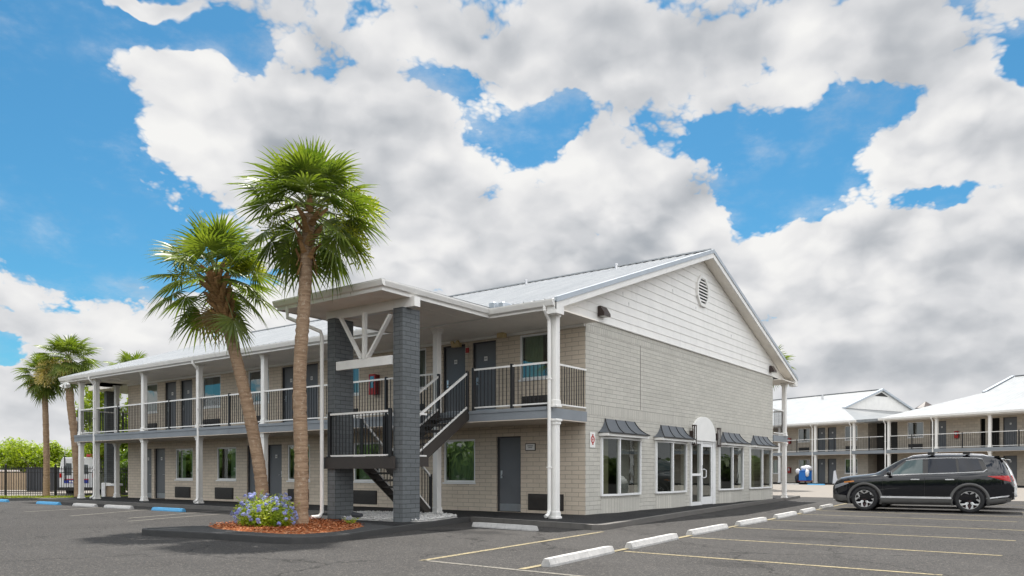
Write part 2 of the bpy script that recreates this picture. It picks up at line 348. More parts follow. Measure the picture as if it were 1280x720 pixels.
M['linen'] = paint('white_linen_bag', (.68, .69, .72), .85, .1, 5, .1, 12)
M['black_plastic'] = paint('black_plastic', (.02, .02, .02), .5)

# ------------------------------------------------------------------ mesh building
class MB:
    def __init__(s): s.v = []; s.f = []; s.mi = []; s.sm = []; s.mats = []; s.cur = 0; s.smooth = False; s.uvs = {}
    def mat(s, m):
        if m not in s.mats: s.mats.append(m)
        s.cur = s.mats.index(m); return s
    def face(s, pts, uv=None):
        i = len(s.v); s.v.extend(tuple(p) for p in pts); k = len(s.f)
        s.f.append(tuple(range(i, i + len(pts)))); s.mi.append(s.cur); s.sm.append(s.smooth)
        if uv: s.uvs[k] = uv
    def idx(s, verts, faces):
        i = len(s.v); s.v.extend(tuple(p) for p in verts)
        for f in faces: s.f.append(tuple(i + j for j in f)); s.mi.append(s.cur); s.sm.append(s.smooth)
    def box(s, x0, x1, y0, y1, z0, z1):
        x0, x1 = sorted((x0, x1)); y0, y1 = sorted((y0, y1)); z0, z1 = sorted((z0, z1))
        s.idx([(x0, y0, z0), (x1, y0, z0), (x1, y1, z0), (x0, y1, z0), (x0, y0, z1), (x1, y0, z1), (x1, y1, z1), (x0, y1, z1)],
              [(0, 3, 2, 1), (4, 5, 6, 7), (0, 1, 5, 4), (1, 2, 6, 5), (2, 3, 7, 6), (3, 0, 4, 7)])
    def bbox(s, x0, x1, y0, y1, z0, z1, b=.01):
        """box with chamfered vertical edges and top"""
        p = [(x0 + b, y0), (x1 - b, y0), (x1, y0 + b), (x1, y1 - b), (x1 - b, y1), (x0 + b, y1), (x0, y1 - b), (x0, y0 + b)]
        cx, cy = (x0 + x1) / 2, (y0 + y1) / 2
        q = [(cx + (x - cx) * (1 - 2 * b / (x1 - x0)), cy + (y - cy) * (1 - 2 * b / (y1 - y0))) for x, y in p]
        n = 8; vs = [(x, y, z0) for x, y in p] + [(x, y, z1 - b) for x, y in p] + [(x, y, z1) for x, y in q]
        fs = [tuple(range(n - 1, -1, -1)), tuple(range(2 * n, 3 * n))]
        for k in range(n):
            j = (k + 1) % n
            fs += [(k, j, n + j, n + k), (n + k, n + j, 2 * n + j, 2 * n + k)]
        s.idx(vs, fs)
    def beam(s, a, b, w, h, up=(0, 0, 1)):
        a, b = Vector(a), Vector(b); d = (b - a).normalized(); u = Vector(up)
        r = d.cross(u)
        if r.length < 1e-4: r = Vector((1, 0, 0))
        r.normalize(); u = r.cross(d).normalized(); r *= w / 2; u *= h / 2
        vs = [a - r - u, a + r - u, a + r + u, a - r + u, b - r - u, b + r - u, b + r + u, b - r + u]
        s.idx(vs, [(0, 1, 2, 3)[::-1], (4, 5, 6, 7), (0, 1, 5, 4), (1, 2, 6, 5), (2, 3, 7, 6), (3, 0, 4, 7)])
    def tube(s, pts, r, n=10, cap=True):
        pts = [Vector(p) for p in pts]; rs = r if isinstance(r, (list, tuple)) else [r] * len(pts)
        rings = []; prev = None
        for k, p in enumerate(pts):
            d = (pts[min(k + 1, len(pts) - 1)] - pts[max(k - 1, 0)]).normalized()
            if prev is None:
                x = d.cross(Vector((0, 0, 1)));
                if x.length < .01: x = d.cross(Vector((0, 1, 0)))
            else: x = prev - d * prev.dot(d)
            x.normalize(); prev = x; y = d.cross(x)
            rings.append([p + (x * cos(2 * pi * i / n) + y * sin(2 * pi * i / n)) * rs[k] for i in range(n)])
        base = [v for rg in rings for v in rg]; fs = []
        for k in range(len(rings) - 1):
            for i in range(n):
                j = (i + 1) % n; fs.append((k * n + i, k * n + j, (k + 1) * n + j, (k + 1) * n + i))
        if cap: fs += [tuple(range(n))[::-1], tuple((len(rings) - 1) * n + i for i in range(n))]
        s.idx(base, fs)
    def prism(s, poly, ax, a0, a1):
        """extrude a 2D polygon along axis ax (0 x, 1 y, 2 z); poly holds the two other coordinates in order"""
        def P(u, v, a): return {0: (a, u, v), 1: (u, a, v), 2: (u, v, a)}[ax]
        n = len(poly); vs = [P(u, v, a0) for u, v in poly] + [P(u, v, a1) for u, v in poly]
        fs = [tuple(range(n)), tuple(range(2 * n - 1, n - 1, -1))]
        for i in range(n):
            j = (i + 1) % n; fs.append((i, n + i, n + j, j))
        s.idx(vs, fs)
    def build(s, name, parent=None, mat=None, loc=None, rz=0, fix=True):
        me = bpy.data.meshes.new(name); me.from_pydata(s.v, [], s.f)
        if mat is not None and not s.mats: s.mats = [mat]
        for m in s.mats: me.materials.append(M[m] if isinstance(m, str) else m)
        me.polygons.foreach_set('material_index', s.mi); me.polygons.foreach_set('use_smooth', s.sm)
        if fix:
            bm = bmesh.new(); bm.from_mesh(me)
            bmesh.ops.remove_doubles(bm, verts=bm.verts, dist=1e-5) if any(s.sm) else None
            bmesh.ops.recalc_face_normals(bm, faces=bm.faces); bm.to_mesh(me); bm.free()
        uvl = me.uv_layers.new(name='UVMap'); vs = me.vertices; data = []
        for p in me.polygons:
            n = p.normal; o = s.uvs.get(p.index)
            for k, vi in enumerate(p.vertices):
                c = vs[vi].co
                if o: data.extend(o[k])
                elif abs(n.z) > .7: data.extend((c.x, c.y))
                elif abs(n.x) > abs(n.y): data.extend((c.y, c.z))
                else: data.extend((c.x, c.z))
        uvl.data.foreach_set('uv', data)
        ob = bpy.data.objects.new(name, me); COL.objects.link(ob)
        if parent is not None: ob.parent = parent
        if loc: ob.location = loc
        ob.rotation_euler.z = rz
        return ob
def tag(o, label=None, cat=None, group=None, kind=None):
    if label: o['label'] = label
    if cat: o['category'] = cat
    if group: o['group'] = group
    if kind: o['kind'] = kind
    return o
def thing(name, label, cat, loc=(0, 0, 0), rz=0, group=None):
    o = bpy.data.objects.new(name, None); COL.objects.link(o); o.location = loc; o.rotation_euler.z = rz
    o.empty_display_size = .3
    return tag(o, label, cat, group)
def dup(o, parent=None):
    c = o.copy(); COL.objects.link(c)
    if parent is not None: c.parent = parent
    for ch in list(o.children): dup(ch, c)
    return c

# ------------------------------------------------------------------ ground
M['brick_soldier'] = brick('painted_soldier_course', (.53, .51, .455), var=.05, bw=.115, bh=.41, jdark=.62)
def gz(x):
    t = max(0, min(1, (x - 24) / 16)); return -.11 + .19 * t * t * (3 - 2 * t)
def sheet(name, xs, ys, mat, dz=0.0):
    mb = MB().mat(mat); mb.smooth = True
    vs = [(x, y, gz(x) + dz) for y in ys for x in xs]; n = len(xs)
    mb.idx(vs, [(j * n + i, j * n + i + 1, (j + 1) * n + i + 1, (j + 1) * n + i) for j in range(len(ys) - 1) for i in range(n - 1)])
    return tag(mb.build(name), kind='structure')
sheet('parking_lot', [-500, -60, -20, 0, 24, 27, 30, 32, 34, 37, 40, 70, 500], [-500, -60, -20, 0, 20, 60, 500], 'asphalt')
sheet('concrete_drive', [21.5, 24, 27, 30, 32, 34, 37, 40, 49], [-14, 0, 12, 30], 'concrete', .004)
sheet('concrete_yard', [-40, -10, 0, 14], [33.6, 45, 60], 'concrete', .004)

def arc(cx, cy, r, a0, a1, n=6):
    return [(cx + r * cos(R(a0 + (a1 - a0) * i / n)), cy + r * sin(R(a0 + (a1 - a0) * i / n))) for i in range(n + 1)]
front = [(-2.72, 0.1), (-2.46, 1.8), (-4.2, 1.33), (-5.83, .86), (-7.08, .45), (-7.7, .24), (-8.09, .16), (-8.4, .17), (-8.62, .26), (-8.80, .45), (-8.92, .8), (-9.07, 2.42),
         (-9.33, 4.0), (-9.33, 4.3), (-9.22, 4.5), (-9.0, 4.52), (-7.96, 4.3), (-7.0, 4.75), (-5.6, 5.6), (-4.4, 6.0), (-2.8, 6.1), (-2.8, 12), (-2.8, 18), (-2.8, 25.2)]
corner = [(-3.02, -1.75), (-3.12, -2.02), (-3.05, -2.18), (-2.85, -2.22)]
gab = [(3.35, -1.42), (10, -.72), (20.0, .30)]
poly = [(20.0, 25.2), ] + [(20.0, .30)] + gab[::-1][1:] + corner[::-1] + front
mb = MB().mat('walk'); mb.prism(poly[::-1], 2, -.3, 0.0)
tag(mb.build('walkway'), kind='structure')
mb = MB().mat('island_top'); isl = [(-5.9, .98), (-7.05, .58), (-7.7, .36), (-8.08, .28), (-8.36, .29), (-8.54, .36), (-8.69, .52), (-8.80, .84), (-8.95, 2.42), (-9.2, 4.0), (-9.2, 4.28), (-9.14, 4.40), (-8.98, 4.41), (-7.94, 4.19), (-6.96, 4.64), (-5.7, 5.4), (-5.2, 3.0)]
mb.face([(x, y, .004) for x, y in isl]); tag(mb.build('island_paving'), kind='structure')
def kerb(name, pts, mat, w=.15, top=.006, out=.004):
    """kerb stones along the walk's edge; pts run with the walk on the right-hand side"""
    mb = MB().mat(mat); P = [Vector((x, y)) for x, y in pts]; L = []
    for i, p in enumerate(P):
        d = (P[min(i + 1, len(P) - 1)] - P[max(i - 1, 0)]).normalized(); n = Vector((-d.y, d.x)); L.append((p + n * out, p - n * w))
    for (a, b), (c, d) in zip(L[:-1], L[1:]):
        za, zb = top, -.3
        mb.face([(*a, za - .015), (*c, za - .015), (*c, zb), (*a, zb)])
        e, f = a.lerp(b, .12), c.lerp(d, .12)
        mb.face([(*a, za - .015), (*e, za), (*f, za), (*c, za - .015)])
        mb.face([(*e, za), (*b, za), (*d, za), (*f, za)])
        mb.face([(*b, za), (*b, -.02), (*d, -.02), (*d, za)])
    return tag(mb.build(name, fix=True), kind='structure')
kerb('kerb', [(20.0, .30), (10, -.72), (3.35, -1.42), (-2.85, -2.22), (-3.05, -2.18), (-3.12, -2.02), (-3.02, -1.75), (-2.72, .1), (-2.46, 1.8)], 'kerb')
kerb('island_kerb', front[1:21], 'kerb_dark', w=.10)
kerb('kerb', front[20:], 'kerb', w=.15)

def ribbon(name, pts, w, mat, z=.004):
    mb = MB().mat(mat)
    for (x0, y0), (x1, y1) in zip(pts[:-1], pts[1:]):
        d = Vector((x1 - x0, y1 - y0)).normalized(); n = Vector((-d.y, d.x)) * w / 2
        mb.face([(x0 + n.x, y0 + n.y, gz(x0) + z), (x1 + n.x, y1 + n.y, gz(x1) + z), (x1 - n.x, y1 - n.y, gz(x1) + z), (x0 - n.x, y0 - n.y, gz(x0) + z)])
    return tag(mb.build(name), kind='structure')
ribbon('painted_line', [(-9.29, -2.97), (-3.36, -2.42)], .10, 'yellow_line')
ribbon('painted_line', [(-9.25, -2.97), (-9.35, -5.6), (-9.4, -7.5)], .09, 'white_line')
ribbon('painted_line', [(-9.25, -4.62), (-6.7, -4.50), (-3.6, -4.27), (-.5, -4.03), (2.6, -3.86), (6.5, -3.6), (11, -3.25), (18, -2.7)], .10, 'yellow_line', .008)
for a, b in (((-6.55, -4.62), (-6.75, -8.9)), ((-3.6, -4.42), (-3.85, -9.3)), ((-.6, -4.13), (-.85, -9.3)), ((2.5, -3.95), (2.1, -9.3)), ((5.7, -3.72), (5.3, -9.0)), ((8.2, -3.6), (7.8, -9.0)), ((11.0, -3.4), (10.6, -9.0)), ((14.0, -3.1), (13.6, -9.0)), ((17.0, -2.9), (16.6, -9))):
    ribbon('painted_line', [a, b], .09, 'yellow_line')
for a, b in (((-7.41, 8.61), (-3.46, 10.05)), ((-6.77, 9.85), (-3.09, 11.46)), ((-7.2, 12.2), (-3.6, 14.2)), ((-7.0, 15.6), (-3.7, 17.0))):
    ribbon('painted_line', [a, b], .12, 'white_line')

def inside(p, poly):
    x, y = p; c = False; n = len(poly)
    for i in range(n):
        (x0, y0), (x1, y1) = poly[i], poly[i - 1]
        if (y0 > y) != (y1 > y) and x < (x1 - x0) * (y - y0) / (y1 - y0) + x0: c = not c
    return c
def scatter(poly, n, rnd):
    xs = [p[0] for p in poly]; ys = [p[1] for p in poly]; out = []
    while len(out) < n:
        p = (rnd.uniform(min(xs), max(xs)), rnd.uniform(min(ys), max(ys)))
        if inside(p, poly): out.append(p)
    return out
def mound(mb, poly, h):
    cx = sum(p[0] for p in poly) / len(poly); cy = sum(p[1] for p in poly) / len(poly); n = len(poly)
    r0 = [(x, y, .002) for x, y in poly]; r1 = [(cx + (x - cx) * .86, cy + (y - cy) * .86, h) for x, y in poly]
    mb.idx(r0 + r1 + [(cx, cy, h * 1.3)], [(i, (i + 1) % n, n + (i + 1) % n, n + i) for i in range(n)] + [(n + i, n + (i + 1) % n, 2 * n) for i in range(n)])
rnd = random.Random(3)
mp = [(-8.05, 4.15), (-8.42, 3.3), (-8.52, 2.2), (-8.45, 1.2), (-8.25, .85), (-7.6, .80), (-6.9, 1.05), (-6.2, 1.48), (-5.75, 2.3), (-5.45, 3.6), (-5.3, 4.6), (-6.0, 5.1), (-7.0, 4.5)]
mb = MB().mat('mulch'); mound(mb, mp, .035)
for x, y in scatter(mp, 3200, rnd):
    a = rnd.uniform(0, pi); l = rnd.uniform(.016, .045); w = rnd.uniform(.005, .012); z = .035 + rnd.uniform(0, .025); t = rnd.uniform(-.5, .5)
    dx, dy = cos(a) * l, sin(a) * l; ex, ey = -sin(a) * w, cos(a) * w
    mb.face([(x - dx - ex, y - dy - ey, z - t * l), (x + dx - ex, y + dy - ey, z + t * l), (x + dx + ex, y + dy + ey, z + t * l), (x - dx + ex, y - dy + ey, z - t * l + .006)])
tag(mb.build('bark_mulch', fix=False), kind='stuff')
gp = [(-4.9, 3.6), (-4.85, 2.1), (-4.6, 1.52), (-4.0, 1.55), (-2.75, 1.95), (-2.2, 2.6), (-2.0, 4.3), (-2.6, 5.4), (-3.6, 5.4), (-4.5, 4.5)]
mb = MB().mat('pebble'); mound(mb, gp, .03)
for x, y in scatter(gp, 1500, rnd):
    r = rnd.uniform(.018, .042); a = rnd.uniform(0, 6.28); z = .03 + r * .35
    q = [(x + cos(a + k * pi / 2.5) * r * rnd.uniform(.75, 1.15), y + sin(a + k * pi / 2.5) * r * rnd.uniform(.75, 1.15), z + rnd.uniform(-.006, .006)) for k in range(5)]
    mb.idx(q + [(x, y, z + r * .7), (x, y, z - r * .5)], [(k, (k + 1) % 5, 5) for k in range(5)] + [((k + 1) % 5, k, 6) for k in range(5)])
tag(mb.build('white_gravel', fix=False), kind='stuff')
# grass verge in front of the fence
gv = [(-7, 30.2), (-1.8, 29.8), (3.2, 25.6), (3.2, 26.6), (-.8, 32.2), (-7, 39)]
mb = MB().mat('soil'); mb.face([(x, y, -.104) for x, y in gv]); tag(mb.build('grass_verge'), kind='structure')
mb = MB().mat('grass')
for x, y in scatter(gv, 5000, rnd):
    a = rnd.uniform(0, pi); h = rnd.uniform(.04, .11); w = .02; t = rnd.uniform(-.05, .05)
    mb.face([(x - cos(a) * w, y - sin(a) * w, -.105), (x + cos(a) * w, y + sin(a) * w, -.105), (x + t, y + t * .7, -.105 + h)])
tag(mb.build('grass', fix=False), kind='stuff')

# ------------------------------------------------------------------ motel building kit (facade faces -x at x = 0, runs along y)
def FX(a, d, z): return (d, a, z)          # facade: a along y, d inwards (+x)
def FY(a, d, z): return (a, d, z)          # gable: a along x, d inwards (+y)
def pb(mb, P, a0, a1, d0, d1, z0, z1):
    p, q = P(a0, d0, z0), P(a1, d1, z1); mb.box(p[0], q[0], p[1], q[1], p[2], q[2])
def wall_panel(mb, P, a0, a1, z0, z1, holes, depth=.14):
    A = sorted({a0, a1} | {h[0] for h in holes} | {h[1] for h in holes}); Z = sorted({z0, z1} | {h[2] for h in holes} | {h[3] for h in holes})
    for i in range(len(A) - 1):
        for j in range(len(Z) - 1):
            ca, cz = (A[i] + A[i + 1]) / 2, (Z[j] + Z[j + 1]) / 2
            if any(h[0] < ca < h[1] and h[2] < cz < h[3] for h in holes): continue
            mb.face([P(A[i], 0, Z[j]), P(A[i + 1], 0, Z[j]), P(A[i + 1], 0, Z[j + 1]), P(A[i], 0, Z[j + 1])])
    for b0, b1, y0, y1 in holes:
        for q in ([(b0, y0), (b0, y1)], [(b1, y0), (b1, y1)], [(b0, y0), (b1, y0)], [(b0, y1), (b1, y1)]):
            (u0, v0), (u1, v1) = q
            mb.face([P(u0, 0, v0), P(u1, 0, v1), P(u1, depth, v1), P(u0, depth, v0)])
def curtain_mesh(mb, P, a0, a1, d, z0, z1, amp=.02, pitch=.09):
    n = max(3, int((a1 - a0) / pitch * 4)); mb.smooth = True
    vs = []
    for i in range(n + 1):
        a = a0 + (a1 - a0) * i / n; o = amp * sin(i * pi / 2 + .4 * sin(i * .7))
        vs += [P(a, d + o, z0), P(a, d + o, z1)]
    mb.idx(vs, [(2 * i, 2 * i + 2, 2 * i + 3, 2 * i + 1) for i in range(n)]); mb.smooth = False
rw = random.Random(11)
def make_window(root, P, a0, a1, z0, z1, gl='glass', cur=None):
    mb = MB().mat('white_clean'); f = .055
    pb(mb, P, a0, a0 + f, .02, .085, z0, z1); pb(mb, P, a1 - f, a1, .02, .085, z0, z1)
    pb(mb, P, a0 + f, a1 - f, .02, .085, z0, z0 + f); pb(mb, P, a0 + f, a1 - f, .02, .085, z1 - f, z1)
    w = mb.build('window', root)
    mb = MB().mat(gl); e = .05; mb.face([P(a0 + e, .05, z0 + e), P(a1 - e, .05, z0 + e), P(a1 - e, .05, z1 - e), P(a0 + e, .05, z1 - e)]); mb.build('pane', w)
    mb = MB().mat('white_clean'); pb(mb, P, a0 - .03, a1 + .03, -.03, .019, z0 - .05, z0 - .002); mb.build('sill', w)
    k = cur if cur is not None else rw.choice(['l', 'r', 'b', 'full'])
    m = 'curtain_green' if rw.random() < .6 else 'curtain_grey'
    mb = MB().mat(m); wd = a1 - a0
    if k in ('l', 'b'): curtain_mesh(mb, P, a0 + .02, a0 + wd * (.36 if k == 'b' else .5), .22, z0 - .02, z1)
    if k in ('r', 'b'): curtain_mesh(mb, P, a1 - wd * (.30 if k == 'b' else .5), a1 - .02, .22, z0 - .02, z1)
    if k == 'full': curtain_mesh(mb, P, a0 + .02, a1 - .02, .22, z0 - .02, z1)
    mb.build('curtain', w)
    return w
def make_door(root, P, a0, a1, z0, z1, plate=True, kick=True, hinge=1, lev=True):
    mb = MB().mat('door'); pb(mb, P, a0 + .04, a1 - .04, .095, .135, z0 + .012, z1 - .04)
    mb.mat('door_frame'); pb(mb, P, a0, a0 + .038, .05, .138, z0, z1); pb(mb, P, a1 - .038, a1, .05, .138, z0, z1); pb(mb, P, a0 + .038, a1 - .038, .05, .138, z1 - .038, z1)
    d = mb.build('door', root); c = (a0 + a1) / 2
    if plate:
        mb = MB().mat('sign_white'); pb(mb, P, c - .055, c + .055, .083, .093, z0 + 1.60, z0 + 1.72)
        mb.mat('ink')
        for q in (-.028, 0, .028): pb(mb, P, c + q - .008, c + q + .008, .080, .0828, z0 + 1.635, z0 + 1.685)
        mb.build('number_plate', d)
    if kick:
        mb = MB().mat('kick'); pb(mb, P, a0 + .05, a1 - .05, .089, .094, z0 + .02, z0 + .22); mb.build('kick_plate', d)
    if lev:
        h = a0 + .12 if hinge > 0 else a1 - .12
        mb = MB().mat('steel'); pb(mb, P, h - .03, h + .03, .082, .0945, z0 + .93, z0 + 1.14)
        p0 = P(h, .085, z0 + 1.0); p1 = P(h, .035, z0 + 1.0); p2 = P(h + .11 * (1 if hinge > 0 else -1), .035, z0 + 1.0)
        mb.tube([p0, p1, p2], .011, 8); mb.build('door_handle', d)
    return d
def make_ac(root, P, a0, a1, z0, z1):
    mb = MB().mat('ac'); pb(mb, P, a0, a1, -.035, .12, z0, z1)
    n = int((z1 - z0 - .06) / .035)
    for i in range(n):
        z = z0 + .035 + i * .035
        pb(mb, P, a0 + .03, a1 - .03, -.052, -.0355, z, z + .018)
    mb.mat('black_metal'); pb(mb, P, a0 - .02, a1 + .02, -.01, -.002, z0 - .02, z1 + .02)
    return mb.build('air_conditioner', root)
def railing(root, p0, p1, z, posts=(), spacing=.112, top=1.07, low=.10):
    """balustrade from p0 to p1 (x, y) standing on height z"""
    a, b = Vector((*p0, 0)), Vector((*p1, 0)); L = (b - a).length; d = (b - a) / L
    mb = MB().mat('black_metal'); n = int(L / spacing)
    for i in range(1, n):
        p = a + d * (L * i / n); mb.box(p.x - .008, p.x + .008, p.y - .008, p.y + .008, z + low + .02, z + top - .02)
    r = mb.build('railing', root)
    mb = MB().mat('white'); u = Vector((0, 0, 1))
    mb.beam(a + u * (z + top), b + u * (z + top), .05, .045); mb.build('handrail', r)
    mb = MB().mat('white'); mb.beam(a + u * (z + low), b + u * (z + low), .035, .035); mb.build('bottom_rail', r)
    for t in posts:
        p = a + d * (L * t); mb = MB().mat('black_metal'); mb.bbox(p.x - .036, p.x + .036, p.y - .036, p.y + .036, z, z + top + .06, .006)
        mb.box(p.x - .06, p.x + .06, p.y - .06, p.y + .06, z, z + .02); mb.build('post', r)
    return r
def column_mb(z0, z1, w=.17):
    mb = MB().mat('white'); h = w / 2
    mb.bbox(-h, h, -h, h, z0 + .16, z1 - .12, .012)
    mb.bbox(-h - .035, h + .035, -h - .035, h + .035, z0, z0 + .05, .01); mb.bbox(-h - .018, h + .018, -h - .018, h + .018, z0 + .05, z0 + .17, .015)
    mb.bbox(-h - .045, h + .045, -h - .045, h + .045, z1 - .05, z1, .01); mb.bbox(-h - .02, h + .02, -h - .02, h + .02, z1 - .13, z1 - .05, .012)
    return mb
def downspout(root, y, x=-1.86, ztop=5.0, z0=.06):
    mb = MB().mat('white'); mb.tube([(x - .20, y, ztop + .02), (x - .20, y, ztop - .10), (x - .01, y, ztop - .30), (x, y, ztop - .40), (x, y, z0 + .14), (x - .05, y, z0 + .04), (x - .16, y, z0)], .043, 8)
    for z in (1.2, 3.3): mb.box(x - .048, x + .048, y - .052, y + .052, z, z + .03)
    return mb.build('downspout', root)
def ribbed_slope(mb, y0, y1, x0, z0, x1, z1, pitch=.305, h=.034):
    n = int((y1 - y0) / pitch); ys = []
    for i in range(n + 1):
        c = y0 + (y1 - y0) * i / n
        for dy, dz in ((-.03, 0), (-.013, h), (.013, h), (.03, 0)):
            y = c + dy
            if y0 <= y <= y1: ys.append((y, dz))
    vs = []
    for y, dz in ys: vs += [(x0, y, z0 + dz), (x1, y, z1 + dz)]
    mb.idx(vs, [(2 * i, 2 * i + 1, 2 * i + 3, 2 * i + 2) for i in range(len(ys) - 1)])
ZS, ZF, ZT = 2.38, 2.65, 4.92              # slab underside, upper floor, soffit
def gallery(root, y0, y1, cols, xcol=-1.68, sgn=1, end=None):
    """slab, soffit, columns; sgn -1 mirrors to the far side"""
    X = (lambda x: x) if sgn > 0 else (lambda x: 15.04 - x)
    mb = MB().mat('slab'); mb.box(X(-1.85), X(-.002), y0, y1, ZS + .01, ZF); mb.box(X(-1.87), X(-1.8505), y0 - .004, y1, ZF - .07, ZF + .012)
    s = mb.build('balcony_slab', root)
    mb = MB().mat('slab_under'); mb.box(X(-1.845), X(-.004), y0 + .004, y1 - .004, ZS - .012, ZS + .0098); mb.build('underside', s)
    for y in cols:
        for a, b in ((0, ZS - .012), (ZF, ZT)):
            o = column_mb(a, b).build('column', root); o.location = (X(xcol), y, 0)

# ================================================================== the main motel building
B = thing('motel_building', 'long two-storey motel with grey brick gable end, white siding and balcony in front', 'building')
CY = [-.17 + 3.76 * k for k in range(7)] + [23.75]
low_doors = [(2.05, 2.89), (12.45, 13.29), (13.66, 14.5), (20.14, 20.98), (21.2, 22.04)]
up_doors = [(2.9, 3.76), (4.02, 4.88), (10.5, 11.36), (11.6, 12.46), (18.13, 18.98), (19.3, 20.16)]
low_win = [(3.65, 4.84, 'full', 'glass'), (7.53, 8.74, 'r', 'glass'), (10.92, 12.13, 'full', 'glass'), (15.17, 16.43, 'l', 'glass'), (18.08, 19.35, 'b', 'glass')]
up_win = [(.83, 2.08, 'r', 'glass'), (5.54, 6.78, 'full', 'glass_blue'), (8.46, 9.7, 'b', 'glass_blue'), (13.18, 14.43, 'l', 'glass_blue'), (16.17, 17.41, 'b', 'glass_blue'), (20.73, 21.95, 'full', 'glass_blue')]
holes = [(a, b, 0.005, 2.09) for a, b in low_doors] + [(a, b, ZF + .012, 4.80) for a, b in up_doors] + \
        [(a, b, .81, 2.05) for a, b, *_ in low_win] + [(a, b, 3.62, 4.83) for a, b, *_ in up_win]
mb = MB().mat('brick_beige'); wall_panel(mb, FX, 0, 23.15, 0, 5.06, holes)
mb.face([(0, 23.15, 0), (15.04, 23.15, 0), (15.04, 23.15, 5.06), (0, 23.15, 5.06)]); mb.face([(15.04, 0, 0), (15.04, 23.15, 0), (15.04, 23.15, 5.06), (15.04, 0, 5.06)])
mb.build('front_wall', B, fix=False)
SW = [(.79, 1.50, 3.0), (4.05, 4.90, 6.22), (9.08, 9.98, 11.42), (12.22, 13.22, 14.72)]
EN = (6.62, 8.62)
gh = [(a + .03, c - .03, .46, 2.06) for a, b, c in SW] + [(EN[0], EN[1], .005, 2.14)]
mb = MB().mat('brick_pale'); wall_panel(mb, FY, 0, 15.04, 0, 5.08, gh)
mb.mat('brick_soldier'); wall_panel(mb, lambda a, d, z: (a, d - .006, z), .003, 15.037, 4.76, 5.055, [], 0)
for a0, a1 in ((.003, 6.5), (8.8, 15.037)): wall_panel(mb, lambda a, d, z: (a, d - .006, z), a0, a1, 2.60, 2.88, [], 0)
mb.mat('kerb'); mb.box(3.05, 3.060, -.012, -.0065, 2.9, 4.75)
mb.build('gable_wall', B, fix=False)
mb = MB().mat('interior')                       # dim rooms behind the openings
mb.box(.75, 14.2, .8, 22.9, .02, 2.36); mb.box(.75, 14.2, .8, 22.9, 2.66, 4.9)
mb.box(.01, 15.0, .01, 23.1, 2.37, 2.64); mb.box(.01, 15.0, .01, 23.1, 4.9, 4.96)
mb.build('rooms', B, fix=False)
for k, (a, b) in enumerate(low_doors): make_door(B, FX, a, b, 0.006, 2.09, plate=k > 0, hinge=-1 if k == 0 else 1)
for a, b in up_doors: make_door(B, FX, a, b, ZF + .012, 4.80, hinge=-1)
for a, b, c, gl in low_win: make_window(B, FX, a, b, .81, 2.05, gl, c)
for a, b, c, gl in up_win: make_window(B, FX, a, b, 3.62, 4.83, gl, c)
for a, b in ((.68, 1.78), (7.66, 8.77), (10.98, 12.08), (15.36, 16.52), (18.25, 19.34)): make_ac(B, FX, a, b, .10, .50)
for a, b in ((.9, 2.0), (5.6, 6.7), (8.53, 9.63), (13.26, 14.36), (16.24, 17.34), (20.8, 21.9)): make_ac(B, FX, a, b, 2.74, 3.14)
mb = MB().mat('white'); mb.box(-.07, -.003, .003, 23.1, 4.85, 4.918); mb.build('wall_trim', B)
gallery(B, -.05, 24.0, CY)
o = column_mb(0, ZS - .012).build('column', B); o.location = (-.16, 23.8, 0)
o = column_mb(ZF, ZT).build('column', B); o.location = (-.16, 23.8, 0)
XR = -1.72
railing(B, (XR, -.05), (XR, 2.3), ZF, (.48, 1.0))
for k in range(1, 6): railing(B, (XR, CY[k] + .09), (XR, CY[k + 1] - .09), ZF, (.5,))
railing(B, (XR, CY[6] + .09), (XR, 23.9), ZF, (1.0,))
railing(B, (-1.6, -.02), (-.02, -.02), ZF)
railing(B, (-1.7, 23.95), (14, 23.95), ZF, (.12, .24))
for y in (-.12, 14.66, 22.24): downspout(B, y)
# rear gallery, seen past the gable
gallery(B, -.05, 23.9, [-.03 + 3.76 * k for k in range(4)], -1.45, -1)
railing(B, (16.6, 0), (16.6, 11), ZF, (.15, .5)); railing(B, (15.1, -.02), (16.55, -.02), ZF)
# roof
EX0, EX1, EZ, RX, RZ, RY0, RY1 = -2.02, 17.06, 5.14, 7.52, 8.47, -.41, 24.85
mb = MB().mat('roof'); ribbed_slope(mb, RY0, RY1, EX0, EZ, RX, RZ); ribbed_slope(mb, RY0, RY1, EX1, EZ, RX, RZ)
mb.box(RX - .18, RX + .18, RY0, RY1, RZ - .01, RZ + .035)
rf = mb.build('roof', B, fix=False)
for ya, yb in ((RY0 + .01, -.03), (23.2, RY1 - .01)):  # raked soffit of the gable overhang
    for x0, x1 in ((EX0, RX), (EX1, RX)):
        mb = MB().mat('soffit'); mb.face([(x0, ya, EZ - .2), (x1, ya, RZ - .2), (x1, yb, RZ - .2), (x0, yb, EZ - .2)]); mb.build('rake_soffit', rf, fix=False)
mb = MB().mat('soffit'); mb.box(EX0 + .03, -.001, RY0 + .02, RY1 - .02, ZT, ZT + .03); mb.box(15.041, EX1 - .03, RY0 + .02, RY1 - .02, ZT, ZT + .03)
mb.box(-1.2, 15.5, 23.16, RY1 - .02, ZT, ZT + .03)
for yy in range(1, 8): mb.box(EX0 + .05, -.08, yy * 3.05, yy * 3.05 + .03, ZT - .006, ZT - .0005)
mb.build('soffit', rf)
